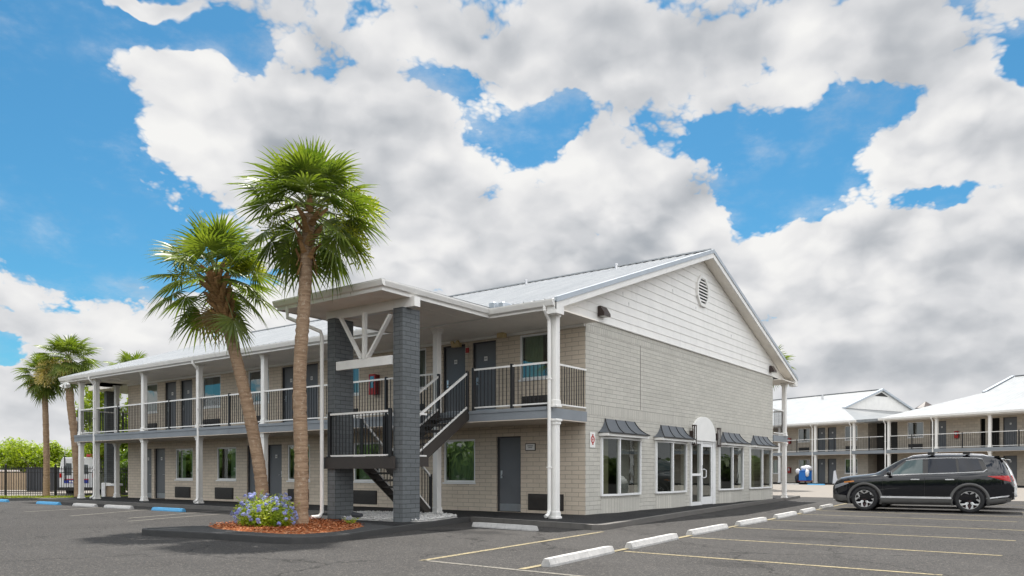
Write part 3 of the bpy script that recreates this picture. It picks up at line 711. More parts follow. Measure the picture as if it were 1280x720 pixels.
for ya, yb in ((RY0 - .02, RY0 + .012), (RY1 - .012, RY1 + .02)):
    for x0, x1 in ((EX0, RX), (EX1, RX)):
        mb = MB().mat('white')
        mb.idx([(x0, ya, EZ - .24), (x1, ya, RZ - .24), (x1, yb, RZ - .24), (x0, yb, EZ - .24), (x0, ya, EZ - .05), (x1, ya, RZ - .05), (x1, yb, RZ - .05), (x0, yb, EZ - .05)],
               [(0, 1, 5, 4), (3, 2, 6, 7), (0, 1, 2, 3), (4, 5, 6, 7), (0, 3, 7, 4)])
        mb.build('rake_board', rf)
for x0 in (EX0, EX1 - .33):
    mb = MB().mat('white'); mb.box(x0, x0 + .33, RY0 - .018, RY0 + .25, EZ - .33, EZ - .06); mb.build('eave_return', rf)
for x0, x1 in ((EX0, RX), (EX1, RX)):
    mb = MB().mat('trim_metal'); ya, yb = RY0 - .045, RY0 + .05
    mb.idx([(x0, ya, EZ - .08), (x1, ya, RZ - .08), (x1, yb, RZ - .08), (x0, yb, EZ - .08), (x0, ya, EZ + .045), (x1, ya, RZ + .045), (x1, yb, RZ + .045), (x0, yb, EZ + .045)],
           [(0, 1, 5, 4), (3, 2, 6, 7), (0, 1, 2, 3), (4, 5, 6, 7), (0, 3, 7, 4)])
    mb.build('rake_flashing', rf)
CN = (1.56, 5.08, -5.66)                                # canopy: y from, y to, front x
for ya, yb in ((RY0 + .03, CN[0] + .02), (CN[1] - .02, RY1 - .02)):
    mb = MB().mat('white'); mb.prism([(EX0 + .01, 4.955), (EX0 - .07, 4.99), (EX0 - .11, 5.09), (EX0 - .115, 5.125), (EX0 - .09, 5.125), (EX0 + .01, 5.11)], 1, ya, yb); mb.build('gutter', rf)
mb = MB().mat('white'); mb.box(EX0 + .012, EX0 + .03, RY0 + .02, RY1 - .02, ZT - .01, 5.1); mb.build('fascia', rf)
mb = MB().mat('white'); mb.prism([(EX1 - .01, 4.955), (EX1 + .11, 5.0), (EX1 + .115, 5.125), (EX1 - .01, 5.11)], 1, RY0 + .03, RY1 - .02); mb.build('gutter', rf)
for x, y in ((6.2, 2.5), (6.4, 6.4), (6.3, 13.0)):
    mb = MB().mat('steel'); z = EZ + (x - EX0) * (RZ - EZ) / (RX - EX0); mb.tube([(x, y, z - .05), (x, y, z + .16)], .045, 8); mb.tube([(x, y, z + .16), (x, y, z + .21)], .065, 8); mb.build('vent_pipe', rf)
# gable siding: lapped boards under the rake
mb = MB().mat('white'); zz = 5.045; sl = (RZ - EZ) / (RX - EX0); BH = .232
def xl(z): return EX0 + (z - (EZ - .21)) / sl
while zz < RZ - .25:
    z1 = min(zz + BH, RZ - .215); a, b = max(xl(zz), -1.75), xl(z1)
    c, d = min(15.04 - xl(zz), 16.79), 15.04 - xl(z1)
    mb.face([(a, -.036, zz), (c, -.036, zz), (d, -.022, z1), (b, -.022, z1)]); mb.face([(a, -.036, zz), (c, -.036, zz), (c, -.02, zz), (a, -.02, zz)])
    zz += BH
gs = mb.build('siding', B, fix=False)
for x, k in ((1.95, 4), (2.3, 3), (7.0, 6), (5.2, 7), (10.2, 4)):
    mb = MB().mat('ink'); z = 5.045 + BH * k; mb.box(x, x + .006, -.0375, -.03, z + .01, z + BH * .55); mb.build('board_joint', gs)
mb = MB().mat('white'); mb.box(-1.76, -.003, -.05, 0, 4.955, 5.044); mb.box(-.003, 15.043, -.055, -.0065, 5.057, 5.085); mb.build('drip_trim', gs)
# oval gable vent
vc = (7.5, 7.16); ra, rb = .50, .52
mb = MB().mat('white'); n = 8; o1 = []; i1 = []
for k in range(n):
    t = 2 * pi * (k + .5) / n; o1.append((vc[0] + ra * cos(t) * 1.06, vc[1] + rb * sin(t) * 1.06)); i1.append((vc[0] + ra * cos(t) * .86, vc[1] + rb * sin(t) * .88))
for k in range(n):
    j = (k + 1) % n
    mb.idx([(o1[k][0], -.10, o1[k][1]), (o1[j][0], -.10, o1[j][1]), (i1[j][0], -.10, i1[j][1]), (i1[k][0], -.10, i1[k][1]),
            (o1[k][0], -.02, o1[k][1]), (o1[j][0], -.02, o1[j][1]), (i1[j][0], -.02, i1[j][1]), (i1[k][0], -.02, i1[k][1])],
           [(0, 1, 2, 3), (0, 1, 5, 4), (3, 2, 6, 7)])
vt = mb.build('gable_vent', B, fix=False)
mb = MB().mat('interior'); mb.face([(x, -.047, z) for x, z in i1])
mb.mat('white')
for k in range(9):
    z = vc[1] - rb * .8 + k * rb * 1.6 / 8; hw = ra * .88 * sqrt(max(.05, 1 - ((z - vc[1]) / (rb * .95)) ** 2)) * .98
    mb.face([(vc[0] - hw, -.095, z - .035), (vc[0] + hw, -.095, z - .035), (vc[0] + hw, -.055, z + .035), (vc[0] - hw, -.055, z + .035)])
mb.build('louvre', vt, fix=False)
def wall_pack(x, z):
    mb = MB().mat('bronze'); mb.prism([(-.045, z - .13), (-.24, z - .13), (-.24, z - .06), (-.12, z + .13), (-.045, z + .13)], 0, x - .17, x + .17)
    o = mb.build('wall_light', B); mb = MB().mat('sign_white'); mb.box(x - .13, x + .13, -.22, -.08, z - .137, z - .1305); mb.build('lens', o)
wall_pack(.72, 5.33); wall_pack(14.62, 5.32)
# storefront bays: shallow V windows on brick bases
for (a, b, c) in SW:
    D = .15; bz, tz = .46, 2.05
    mb = MB().mat('brick_soldier'); mb.prism([(a, -.0065), (b, -D), (c, -.0065)], 2, 0.0, bz); bs = mb.build('bay_base', B)
    mb = MB().mat('white_clean')
    pts = [Vector((a, -.008, 0)), Vector((b, -D, 0)), Vector((c, -.008, 0))]; fw = .055
    for p, q in ((pts[0], pts[1]), (pts[1], pts[2])):
        for z in (bz + fw / 2 + .002, tz - fw / 2): mb.beam(p + Vector((0, -.012, z)), q + Vector((0, -.012, z)), .07, fw)
    for p in pts: mb.box(p.x - .034, p.x + .034, p.y - .048, p.y + .03, bz + .003, tz)
    w = mb.build('window', B)
    for (p, q), nm in (((pts[0], pts[1]), 'l'), ((pts[1], pts[2]), 'r')):
        mb = MB().mat('glass_dark'); mb.face([(p.x, p.y, bz), (q.x, q.y, bz), (q.x, q.y, tz), (p.x, p.y, tz)]); mb.build('pane', w, fix=False)
    if a < 1 or a > 12:
        mb = MB().mat('blind'); mb.box(a + .05, b - .03, .16, .17, bz, tz); mb.build('blind', w)
    if a < 1:
        mb = MB().mat('curtain_grey'); mb.box(b + .7, c - .05, .3, .31, bz, tz); mb.build('blind', w)
# entrance
mb = MB().mat('white_clean'); e0, e1 = EN; ez = 2.14; mid = 7.46
for x0, x1 in ((e0 - .06, e0 + .05), (mid - .05, mid + .05), (e1 - .16, e1 + .06)): mb.box(x0, x1, -.05, .09, .004, ez)
mb.box(e0 + .05, mid - .05, -.03, .07, .004, .12); mb.box(e0 + .05, mid - .05, -.03, .07, ez - .09, ez); mb.box(e0 + .05, mid - .05, -.03, .07, .98, 1.06)
mb.box(mid + .05, e1 - .16, -.03, .07, ez - .06, ez)
fr = mb.build('entrance_frame', B)
mb = MB().mat('glass_dark'); mb.face([(e0 + .05, .02, .12), (mid - .05, .02, .12), (mid - .05, .02, ez - .09), (e0 + .05, .02, ez - .09)]); mb.build('pane', fr)
mb = MB().mat('white_clean'); d0, d1 = mid + .055, e1 - .165
mb.box(d0, d0 + .10, -.02, .03, .02, ez - .07); mb.box(d1 - .10, d1, -.02, .03, .02, ez - .07); mb.box(d0 + .1, d1 - .1, -.02, .03, .02, .27); mb.box(d0 + .1, d1 - .1, -.02, .03, ez - .18, ez - .07)
dr = mb.build('glass_door', B)
mb = MB().mat('glass_dark'); mb.face([(d0 + .1, .005, .27), (d1 - .1, .005, .27), (d1 - .1, .005, ez - .18), (d0 + .1, .005, ez - .18)]); mb.build('pane', dr)
mb = MB().mat('white_clean'); mb.tube([(d0 + .05, -.02, .92), (d0 + .05, -.10, .92), (d0 + .20, -.10, .95), (d0 + .20, -.10, 1.17), (d0 + .05, -.10, 1.20), (d0 + .05, -.02, 1.20)], .016, 8)
mb.mat('black_plastic'); mb.box(d0 + .02, d0 + .08, -.04, -.021, 1.2, 1.34); mb.build('door_handle', dr)
mb = MB().mat('sign_white'); cx, hw = (e0 + e1) / 2, (e1 - e0) / 2 - .03
arch = [(cx - hw, ez + .01)] + [(cx + hw * cos(pi - pi * k / 20), 2.30 + .66 * sin(pi * k / 20)) for k in range(21)] + [(cx + hw, ez + .01)]
mb.prism(arch, 1, -.09, -.007); mb.build('arch_panel', B)
for x in (e0 - .02, e1 + .10):
    mb = MB().mat('bronze')
    for dx in (-.07, .07):
        for dy in (-.19, -.12): mb.box(x + dx - .012, x + dx + .012, dy - .012, dy + .012, 2.02, 2.60)
    mb.box(x - .085, x + .085, -.205, -.10, 2.60, 2.64); mb.box(x - .085, x + .085, -.205, -.10, 1.98, 2.02); mb.box(x - .05, x + .05, -.10, -.007, 2.2, 2.45)
    o = mb.build('wall_lantern', B); mb = MB().mat('sign_white'); mb.tube([(x, -.155, 2.05), (x, -.155, 2.55)], .035, 8); mb.build('lamp_tube', o)
# flared metal awnings
for (t0, t1, b0, b1) in ((1.0, 2.68, .62, 3.14), (4.40, 6.0, 3.9, 6.40), (9.44, 11.06, 8.95, 11.62), (12.62, 14.26, 12.12, 14.86)):
    prof = [(.01, 2.53, 0.0), (.05, 2.44, .10), (.10, 2.35, .25), (.17, 2.26, .48), (.25, 2.19, .75), (.32, 2.15, 1.0)]
    mb = MB().mat('awning'); n = 12; vs = []; N = len(prof)
    for d, z, k in prof:
        l, r = t0 + (b0 + .12 - t0) * k, t1 + (b1 - .12 - t1) * k
        for i in range(n + 1): vs.append((l + (r - l) * i / n, -d, z))
    mb.smooth = True; mb.idx(vs, [(j * (n + 1) + i, j * (n + 1) + i + 1, (j + 1) * (n + 1) + i + 1, (j + 1) * (n + 1) + i) for j in range(N - 1) for i in range(n)]); mb.smooth = False
    for side in (0, 1):
        for j in range(N - 1):
            A = []
            for d, z, k in (prof[j], prof[j + 1]):
                e = (t0 + (b0 + .12 - t0) * k) if side == 0 else (t1 + (b1 - .12 - t1) * k)
                w = (t0 + (b0 - t0) * k) if side == 0 else (t1 + (b1 - t1) * k)
                A.append(((w, -.003, z), (e, -d, z)))
            mb.face([A[0][0], A[0][1], A[1][1], A[1][0]])
    aw = mb.build('awning', B, fix=False)
    mb = MB().mat('black_plastic')
    for q in (0, .34, .67, 1.0):
        for j in range(N - 1):
            pp = []
            for d, z, k in (prof[j], prof[j + 1]):
                l, r = t0 + (b0 + .12 - t0) * k, t1 + (b1 - .12 - t1) * k; pp.append((l + (r - l) * q, -d - .004, z + .004))
            mb.beam(pp[0], pp[1], .022, .022, (0, -1, .3))
    mb.beam((b0 + .1, -.322, 2.148), (b1 - .1, -.322, 2.148), .02, .03); mb.build('seam', aw)
    mb = MB().mat('white'); mb.box(b0 + .06, b1 - .06, -.28, -.007, 2.06, 2.135); mb.build('valance', aw)
# charcoal brick pillars and the canopy they carry
for y0, y1, x0, x1 in ((1.70, 1.99, -4.90, -4.36), (3.84, 4.10, -4.97, -4.40)):
    mb = MB().mat('brick_charcoal'); mb.box(x0, x1, y0, y1, -.02, 4.72); mb.build('pillar', B)
y0, y1, fx = CN
mb = MB().mat('soffit'); mb.box(fx + .06, EX0 - .005, y0 + .06, y1 - .06, ZT + .02, ZT + .05)
for k in range(1, 6): yy = y0 + (y1 - y0) * k / 6; mb.box(fx + .08, EX0 - .02, yy, yy + .012, ZT + .015, ZT + .0198)
cp = mb.build('canopy', B)
mb = MB().mat('white'); mb.box(fx, fx + .04, y0, y1, ZT, 5.10); mb.box(fx + .04, EX0 + .005, y0, y0 + .04, ZT, 5.10); mb.box(fx + .04, EX0 + .005, y1 - .04, y1, ZT, 5.10)
G = [(0, 4.99), (-.06, 5.01), (-.10, 5.10), (-.10, 5.135), (-.07, 5.135), (0, 5.12)]
mb.prism([(fx + a, z) for a, z in G], 1, y0 - .10, y1 + .05)
mb.prism([(y0 + a, z) for a, z in G], 0, fx + .0, EX0 - .1)
mb.build('gutter', cp)
mb = MB().mat('roof'); ap = .38
mb.face([(fx - .08, y0 - .08, 5.14), (fx - .08, y1 + .08, 5.14), (fx + 1.7, (y0 + y1) / 2, 5.14 + ap)])
mb.face([(fx - .08, y0 - .08, 5.14), (fx + 1.7, (y0 + y1) / 2, 5.14 + ap), (-1.1, (y0 + y1) / 2, 5.14 + ap), (-1.9, y0 - .08, 5.16)])
mb.face([(fx - .08, y1 + .08, 5.14), (fx + 1.7, (y0 + y1) / 2, 5.14 + ap), (-1.1, (y0 + y1) / 2, 5.14 + ap), (-1.9, y1 + .08, 5.16)])
mb.build('roof_sheet', cp, fix=False)
mb = MB().mat('trim_metal'); mb.bbox(-2.12, -1.75, 1.32, 1.50, 5.13, 5.28, .02); mb.build('flashing', cp)
mb = MB().mat('trim_metal'); mb.bbox(-2.10, -1.7, 1.05, 1.22, 5.13, 5.25, .02); mb.build('flashing', cp)
mb = MB().mat('white'); mb.box(-4.80, -4.62, 1.44, 4.34, 4.725, ZT + .018)
mb.build('beam', cp)
mb = MB().mat('white'); xb = -4.94; mb.box(xb - .03, xb + .03, 1.995, 3.80, 3.48, 3.68)
mb.beam((xb, 2.86, 3.66), (xb, 2.86, 4.72), .085, .085, (1, 0, 0)); mb.beam((xb, 2.96, 3.68), (xb, 3.66, 4.70), .05, .10, (1, 0, 0)); mb.beam((xb, 2.76, 3.68), (xb, 2.03, 4.58), .05, .10, (1, 0, 0))
mb.build('truss', cp)
mb = MB().mat('white'); mb.tube([(fx + .02, 4.72, 5.0), (fx + .02, 4.72, 4.72), (-5.16, 4.12, 4.40), (-5.12, 4.12, 4.30), (-5.12, 4.12, .16), (-5.18, 4.14, .06), (-5.36, 4.2, .05)], .047, 8)
mb.build('downspout', cp)
# small fittings on the gallery
mb = MB().mat('yellow_lamp'); mb.bbox(-.30, -.12, 2.42, 2.66, 4.79, 4.918, .02); mb.build('ceiling_lamp', B)
mb = MB().mat('yellow_lamp'); mb.box(-.12, -.001, 4.15, 4.45, 4.72, 4.84); mb.tube([(-.1, 4.2, 4.86), (-.16, 4.2, 4.84)], .05, 8); mb.tube([(-.1, 4.4, 4.86), (-.16, 4.4, 4.84)], .05, 8); mb.build('emergency_lamp', B)
mb = MB().mat('brick_beige'); mb.tube([(-.025, 3.88, 2.7), (-.025, 3.88, 4.7), (-.025, 3.95, 4.83)], .018, 6); mb.build('conduit', B)
mb = MB().mat('red'); mb.box(-.07, -.045, 3.84, 3.95, 4.52, 4.66); mb.build('fire_alarm', B)
mb = MB().mat('white'); mb.box(-2.12, -2.04, 24.1, 24.3, 4.66, 4.9); mb.tube([(-2.08, 24.3, 4.86), (-2.1, 24.45, 4.80), (-2.14, 24.5, 4.72)], [.03, .06, .10], 8); mb.tube([(-2.08, 24.1, 4.86), (-2.1, 23.95, 4.80), (-2.14, 23.9, 4.72)], [.03, .06, .10], 8); mb.build('floodlight', B)
# far end stair tower pillar and its roof
mb = MB().mat('brick_charcoal'); mb.box(.75, 1.25, 26.6, 26.85, -.12, 4.90); mb.build('pillar', B)
mb = MB().mat('soffit'); mb.box(.2, 6, 24.86, 27.2, 4.92, 5.12); mb.build('canopy', B)

# wall signs and fire cabinets
def cab(P, a, z, label, loc=(0, 0, 0), rz=0, w=.26, h=.62, group=None):
    t = thing('fire_extinguisher_cabinet', label, 'fire cabinet', loc, rz, group)
    mb = MB().mat('darkred'); pb(mb, P, a - w / 2, a + w / 2, -.20, -.003, z, z + h); mb.build('box', t)
    mb = MB().mat('red'); pb(mb, P, a - w / 2 - .012, a + w / 2 + .012, -.215, -.2005, z - .012, z + h + .012); d = mb.build('door', t)
    mb = MB().mat('glass_blue'); pb(mb, P, a - w / 2 + .04, a + w / 2 - .04, -.219, -.2155, z + .2, z + h - .06); mb.build('pane', d)
    return t
cab(FX, 7.65, 3.55, 'red fire extinguisher cabinet on upper wall behind white canopy truss')
t = thing('wall_sign', 'small white sign in dark frame beside grey ground floor door', 'sign')
mb = MB().mat('black_metal'); mb.box(-.022, -.003, 1.55, 1.88, 1.68, 1.88); mb.build('frame', t)
mb = MB().mat('sign_white'); mb.box(-.028, -.0225, 1.57, 1.86, 1.70, 1.86); mb.mat('ink')
for z, a, b in ((1.80, 1.62, 1.81), (1.755, 1.65, 1.78)):
    n = 7
    for i in range(n): y = a + (b - a) * i / n; mb.box(-.030, -.0282, y, y + (b - a) / n * .62, z, z + .028)
mb.build('face_plate', t)
t = thing('wall_sign', 'white plaque with red round emblem on grey brick gable corner', 'sign')
mb = MB().mat('sign_white'); mb.box(.20, .46, -.022, -.0095, 1.74, 2.14); mb.build('plaque', t)
mb = MB().mat('red'); cx, cz = .33, 1.95
def ring(r0, r1, y, n=24):
    for k in range(n):
        a0, a1 = 2 * pi * k / n, 2 * pi * (k + 1) / n
        mb.face([(cx + r0 * cos(a0), y, cz + r0 * sin(a0)), (cx + r1 * cos(a0), y, cz + r1 * sin(a0)), (cx + r1 * cos(a1), y, cz + r1 * sin(a1)), (cx + r0 * cos(a1), y, cz + r0 * sin(a1))])
ring(.058, .098, -.025); ring(0.0, .032, -.025)
for sg in (1, -1):
    mb.face([(cx - .022, -.025, cz + sg * .095), (cx + .022, -.025, cz + sg * .095), (cx + .042, -.025, cz + sg * .135), (cx - .042, -.025, cz + sg * .135)])
mb.build('emblem', t, fix=False)

# ------------------------------------------------------------------ outside stair with half landing
S = thing('exterior_staircase', 'dark steel staircase with half landing between charcoal brick pillars', 'staircase')
LX0, LX1, LY0, LY1, LZ = -5.04, -3.72, 2.02, 4.14, 1.45
mb = MB().mat('brown_metal'); mb.box(LX0, LX0 + .06, 1.84, LY1 + .03, LZ - .27, LZ); mb.box(LX0 + .06, LX1, LY0, LY0 + .05, LZ - .22, LZ - .001); mb.box(LX0 + .06, LX1, LY1 - .36, LY1 - .31, LZ - .22, LZ - .001)
mb.box(LX0 + .06, LX1, LY0 + .05, LY1 - .36, LZ - .07, LZ - .004)
ld = mb.build('landing', S)
def flight(xa, za, xb, zb, y0, y1, n, name):
    """stair flight between (xa, za) low end and (xb, zb) high end"""
    mb = MB().mat('brown_metal'); d = Vector((xb - xa, 0, zb - za)).normalized(); nrm = Vector((-d.z, 0, d.x)) * (1 if d.x > 0 else -1)
    for y in (y0, y1):
        a, b = Vector((xa, y, za)), Vector((xb, y, zb)); h = .27
        A = [a - nrm * .20, b - nrm * .20, b + nrm * .06, a + nrm * .06]
        A = [Vector((p.x, y, max(p.z, .004))) for p in A]
        vs = [Vector((p.x, y - .022, p.z)) for p in A] + [Vector((p.x, y + .022, p.z)) for p in A]
        mb.idx(vs, [(0, 1, 2, 3), (7, 6, 5, 4), (0, 4, 5, 1), (1, 5, 6, 2), (2, 6, 7, 3), (3, 7, 4, 0)])
    f = mb.build(name, S); mb = MB().mat('brown_metal')
    for i in range(1, n):
        t = i / n; x = xa + (xb - xa) * t; z = za + (zb - za) * t; w = .15
        mb.box(x - w, x + w, y0 + .023, y1 - .023, z - .04, z + .005)
    mb.build('tread', f)
    for y in (y0, y1):
        mb = MB().mat('black_metal'); k = int(abs(xb - xa) / .105)
        for i in range(1, k):
            t = i / k; x = xa + (xb - xa) * t; z = za + (zb - za) * t; mb.box(x - .008, x + .008, y - .008, y + .008, z + .12, z + .96)
        mb.build('baluster', f)
        mb = MB().mat('white'); mb.beam((xa, y, za + .97), (xb, y, zb + .97), .05, .045); mb.build('handrail', f)
        mb = MB().mat('white'); mb.beam((xa, y, za + .115), (xb, y, zb + .115), .04, .035); mb.build('bottom_rail', f)
        for x, z in ((xa, za), (xb, zb)):
            mb = MB().mat('black_metal'); mb.bbox(x - .034, x + .034, y - .034, y + .034, z - .02, z + 1.03, .005); mb.build('post', f)
flight(-3.72, LZ, -1.90, ZF, 2.36, 3.34, 7, 'upper_flight')
flight(-2.10, .02, -3.74, LZ, 3.44, 4.26, 8, 'lower_flight')
railing(S, (-5.0, 1.98), (-5.0, 3.98), LZ, (0.0, 1.0), top=1.0, low=.03, spacing=.11)
railing(S, (-4.96, 4.12), (-3.8, 4.12), LZ, (), top=1.0, low=.03)
railing(S, (-4.34, 2.06), (-3.76, 2.06), LZ, (), top=1.0, low=.03)

# ------------------------------------------------------------------ the two far wings across the lot
TH = .389; OX, OY, ZO = 50.95, 7.79, .19
fx0, fy0 = OX + cos(TH) * 1.68, OY - sin(TH) * 1.68
def roof_far_mat():
    m, g = newmat('far_metal_roof'); t = g.n('ShaderNodeTexCoord').outputs['Object']
    wv = g.n('ShaderNodeTexWave', wave_type='BANDS', bands_direction='Y', wave_profile='SAW'); g.put(wv.inputs[0], t); wv.inputs['Scale'].default_value = 1.03
    n = g.noise(t, 1.2, 5, .6).outputs[0]
    c = g.mix(g.lin(n, .3, .7, 0, 1), (.25, .262, .27), (.325, .335, .338))
    c = g.mix(g.ss(wv.outputs[1], .86, .96, 0, .6), c, (.11, .117, .125))
    fin(g, pbsdf(g, c, .38, .4, .3)); return m
M['roof_far'] = roof_far_mat()
def far_wing(label, s0, s1, cols, doors_u, doors_l, wins_u, wins_l, darks, cabs, spouts, hipend):
    """s runs to the right along the facade, local y = -s"""
    root = thing('motel_wing', label, 'building', (fx0, fy0, ZO), -TH)
    holes = [(-b, -a, .01, 2.08) for a, b in doors_l] + [(-b, -a, ZF + .012, 4.78) for a, b in doors_u] + [(-b, -a, .81, 2.05) for a, b, *_ in wins_l] + [(-b, -a, 3.62, 4.82) for a, b, *_ in wins_u]
    holes += [(-b, -a, z0, z1) for a, b, z0, z1 in darks]
    mb = MB().mat('brick_far'); wall_panel(mb, FX, -s1, -s0, -.3, 5.0, holes)
    for y in (-s0, -s1): mb.face([(0, y, -.3), (14, y, -.3), (14, y, 5.0), (0, y, 5.0)])
    mb.build('wall', root, fix=False)
    mb = MB().mat('interior'); mb.box(.9, 13, -s1 + .4, -s0 - .4, -.2, 2.36); mb.box(.9, 13, -s1 + .4, -s0 - .4, 2.66, 4.86); mb.build('rooms', root, fix=False)
    for a, b in doors_l: make_door(root, FX, -b, -a, .01, 2.08, kick=False, lev=False)
    for a, b in doors_u: make_door(root, FX, -b, -a, ZF + .012, 4.78, kick=False, lev=False)
    for a, b in wins_l: make_window(root, FX, -b, -a, .81, 2.05, 'glass', 'r')
    for a, b in wins_u: make_window(root, FX, -b, -a, 3.62, 4.82, 'glass_blue', 'l'); make_ac(root, FX, -b + .1, -a - .1, 2.74, 3.1)
    y0, y1 = -s1, -s0
    mb = MB().mat('slab'); mb.box(-1.85, -.002, y0, y1, ZS + .01, ZF); sl = mb.build('balcony_slab', root)
    mb = MB().mat('slab_under'); mb.box(-1.845, -.004, y0 + .01, y1 - .01, ZS - .01, ZS + .0098); mb.build('underside', sl)
    mb = MB().mat('walk'); mb.box(-2.9, 0, y0 - .5, y1 + .5, -.3, 0); mb.build('plinth', root)
    for s in cols:
        for a, b in ((0, ZS - .012), (ZF, ZT)):
            o = column_mb(a, b, .19).build('column', root); o.location = (-1.68, -s, 0)
    cs = sorted(cols)
    ends = [s0] * (cs[0] - s0 > 1) + cs + [s1] * (s1 - cs[-1] > 1)
    for a, b in zip(ends[:-1], ends[1:]): railing(root, (-1.72, -b), (-1.72, -a), ZF, (.5,), spacing=.14)
    for s in spouts: downspout(root, -s + .2, ztop=4.98)
    mb = MB().mat('soffit'); mb.box(-1.98, -.001, y0 - .25, y1 + .25, ZT, ZT + .03); mb.build('soffit', root)
    # hipped roof with a small gablet above the hip
    E0, E1, RXX = -2.02, 17.06, 7.52; k = .352
    e = (-s1 - .28) if hipend == 'right' else (-s0 + .28)        # eave line at the hipped end
    q = 1 if hipend == 'right' else -1                            # towards the building from that end
    fa = (-s0 + .4) if hipend == 'right' else (-s1 - .4)         # plain far end
    h = 4.1 if hipend == 'right' else 5.4; za = EZ + k * h; g = e + q * h
    mb = MB().mat('roof_far')
    for E, sg in ((E0, 1), (E1, -1)):
        mb.face([(E, e, EZ), (E + sg * h, g, za), (RXX, g, RZ), (RXX, fa, RZ), (E, fa, EZ)])
    mb.face([(E0, e, EZ), (E1, e, EZ), (E1 - h, g, za), (E0 + h, g, za)])
    mb.box(RXX - .15, RXX + .15, min(fa, g), max(fa, g), RZ - .01, RZ + .05)
    rf = mb.build('roof', root, fix=False)
    mb = MB().mat('white'); gg = g - q * .12
    mb.face([(E0 + h, gg, za - .02), (E1 - h, gg, za - .02), (RXX, gg, RZ - .03)]); gb = mb.build('gablet', rf, fix=False)
    for E, sg in ((E0, 1), (E1, -1)):
        mb = MB().mat('trim_metal'); mb.beam((E + sg * (h - .2), gg - q * .10, za - .06), (RXX, gg - q * .10, RZ + .0), .22, .16); mb.build('rake_board', gb)
    mb = MB().mat('interior'); mb.face([(RXX - 1.0, gg - q * .03, RZ - .62), (RXX + 1.0, gg - q * .03, RZ - .62), (RXX, gg - q * .03, RZ - .27)]); mb.build('louvre', gb, fix=False)
    mb = MB().mat('white'); ya, yb = min(fa, e), max(fa, e)
    mb.prism([(E0 + .01, 4.95), (E0 - .11, 5.0), (E0 - .115, 5.13), (E0 + .01, 5.12)], 1, ya, yb); mb.box(E0 + .012, E0 + .03, ya, yb, ZT, 5.1)
    mb.box(E0, E1, e - .05, e + .05, 4.95, 5.13) ; mb.build('gutter', rf)
    for x, f in ((6.0, .2), (5.0, .55), (6.5, .8)):
        mb = MB().mat('steel'); y = g + (fa - g) * f; z = EZ + k * (x - E0); mb.tube([(x, y, z - .05), (x, y, z + .4)], .09, 6); mb.build('vent_pipe', rf)
    for s, z, lb in cabs: cab(FX, -s, z, lb, (fx0, fy0, ZO), -TH, .25, .5, None)
    return root
far_wing('far motel wing with hipped white roof whose small gable stands behind the gap between wings', -24.5, 3.74, [-22.4, -18.7, -14.95, -11.2, -7.47, -3.74, 0, 3.66],
         [(-1.09, -.30), (-.05, .78)], [(-1.09, -.30), (-.05, .78)], [(-3.1, -1.85), (1.6, 2.8)], [(-5.95, -5.3), (-3.05, -1.87), (1.6, 2.8)], [],
         [(-3.95, 3.5, 'upper red fire cabinet left of the upper window on the wing behind the blue cart'), (-3.95, .85, 'lower red fire cabinet left of the blue laundry cart')], [0, 3.66], 'right')
far_wing('far motel wing on the right behind the parked cars, white roof rising to the right', 6.3, 27.0, [6.66, 10.39, 14.13, 17.87, 21.6, 25.3],
         [(9.40, 10.15), (14.15, 15.06)], [(9.40, 10.15), (14.15, 15.06)], [(7.12, 8.42)], [(7.12, 8.42)], [(13.2, 13.92, ZF + .012, 4.78), (8.95, 9.25, ZF + .012, 4.78), (13.2, 13.92, .01, 2.08), (12.6, 12.95, ZF + .012, 4.78)],
         [(11.0, 3.45, 'red fire cabinet on the upper wall above the parked black car')], [6.66, 10.39], 'left')
# dark link between the wings
t = thing('link_building', 'dark recessed brown link between the two far motel wings', 'building', (fx0, fy0, ZO), -TH)
mb = MB().mat('brown_metal'); mb.box(1.2, 12, -6.28, -3.76, -.3, 5.0); mb.build('wall', t)
mb = MB().mat('slab'); mb.box(-1.85, 1.19, -6.28, -3.76, ZS + .01, ZF); mb.build('balcony_slab', t)
railing(t, (-1.72, -6.2), (-1.72, -3.8), ZF, (.5,), spacing=.14)
mb = MB().mat('roof_far'); mb.face([(-1.95, -6.1, 5.13), (-1.95, -3.9, 5.13), (12, -3.9, 5.7), (12, -6.1, 5.7)]); mb.box(-2.0, -1.9, -6.28, -3.76, 4.92, 5.13); mb.build('roof', t, fix=False)
# cupola showing over the ridge
t = thing('cupola', 'small brown roof turret showing above the far white roof', 'turret', (90, 5.0, 0))
mb = MB().mat('bronze'); n = 8
vs = [(1.25 * cos(2 * pi * i / n), 1.25 * sin(2 * pi * i / n), 9.05) for i in range(n)] + [(0, 0, 9.9)]
mb.idx(vs, [(i, (i + 1) % n, n) for i in range(n)] + [tuple(range(n))]); mb.build('roof', t)
mb = MB().mat('tan')
for i in range(n): a = 2 * pi * (i + .5) / n; mb.tube([(.85 * cos(a), .85 * sin(a), 6.0), (.85 * cos(a), .85 * sin(a), 9.06)], .06, 6)
mb.tube([(0, 0, 5), (0, 0, 8.4)], .9, 8); mb.build('base', t)

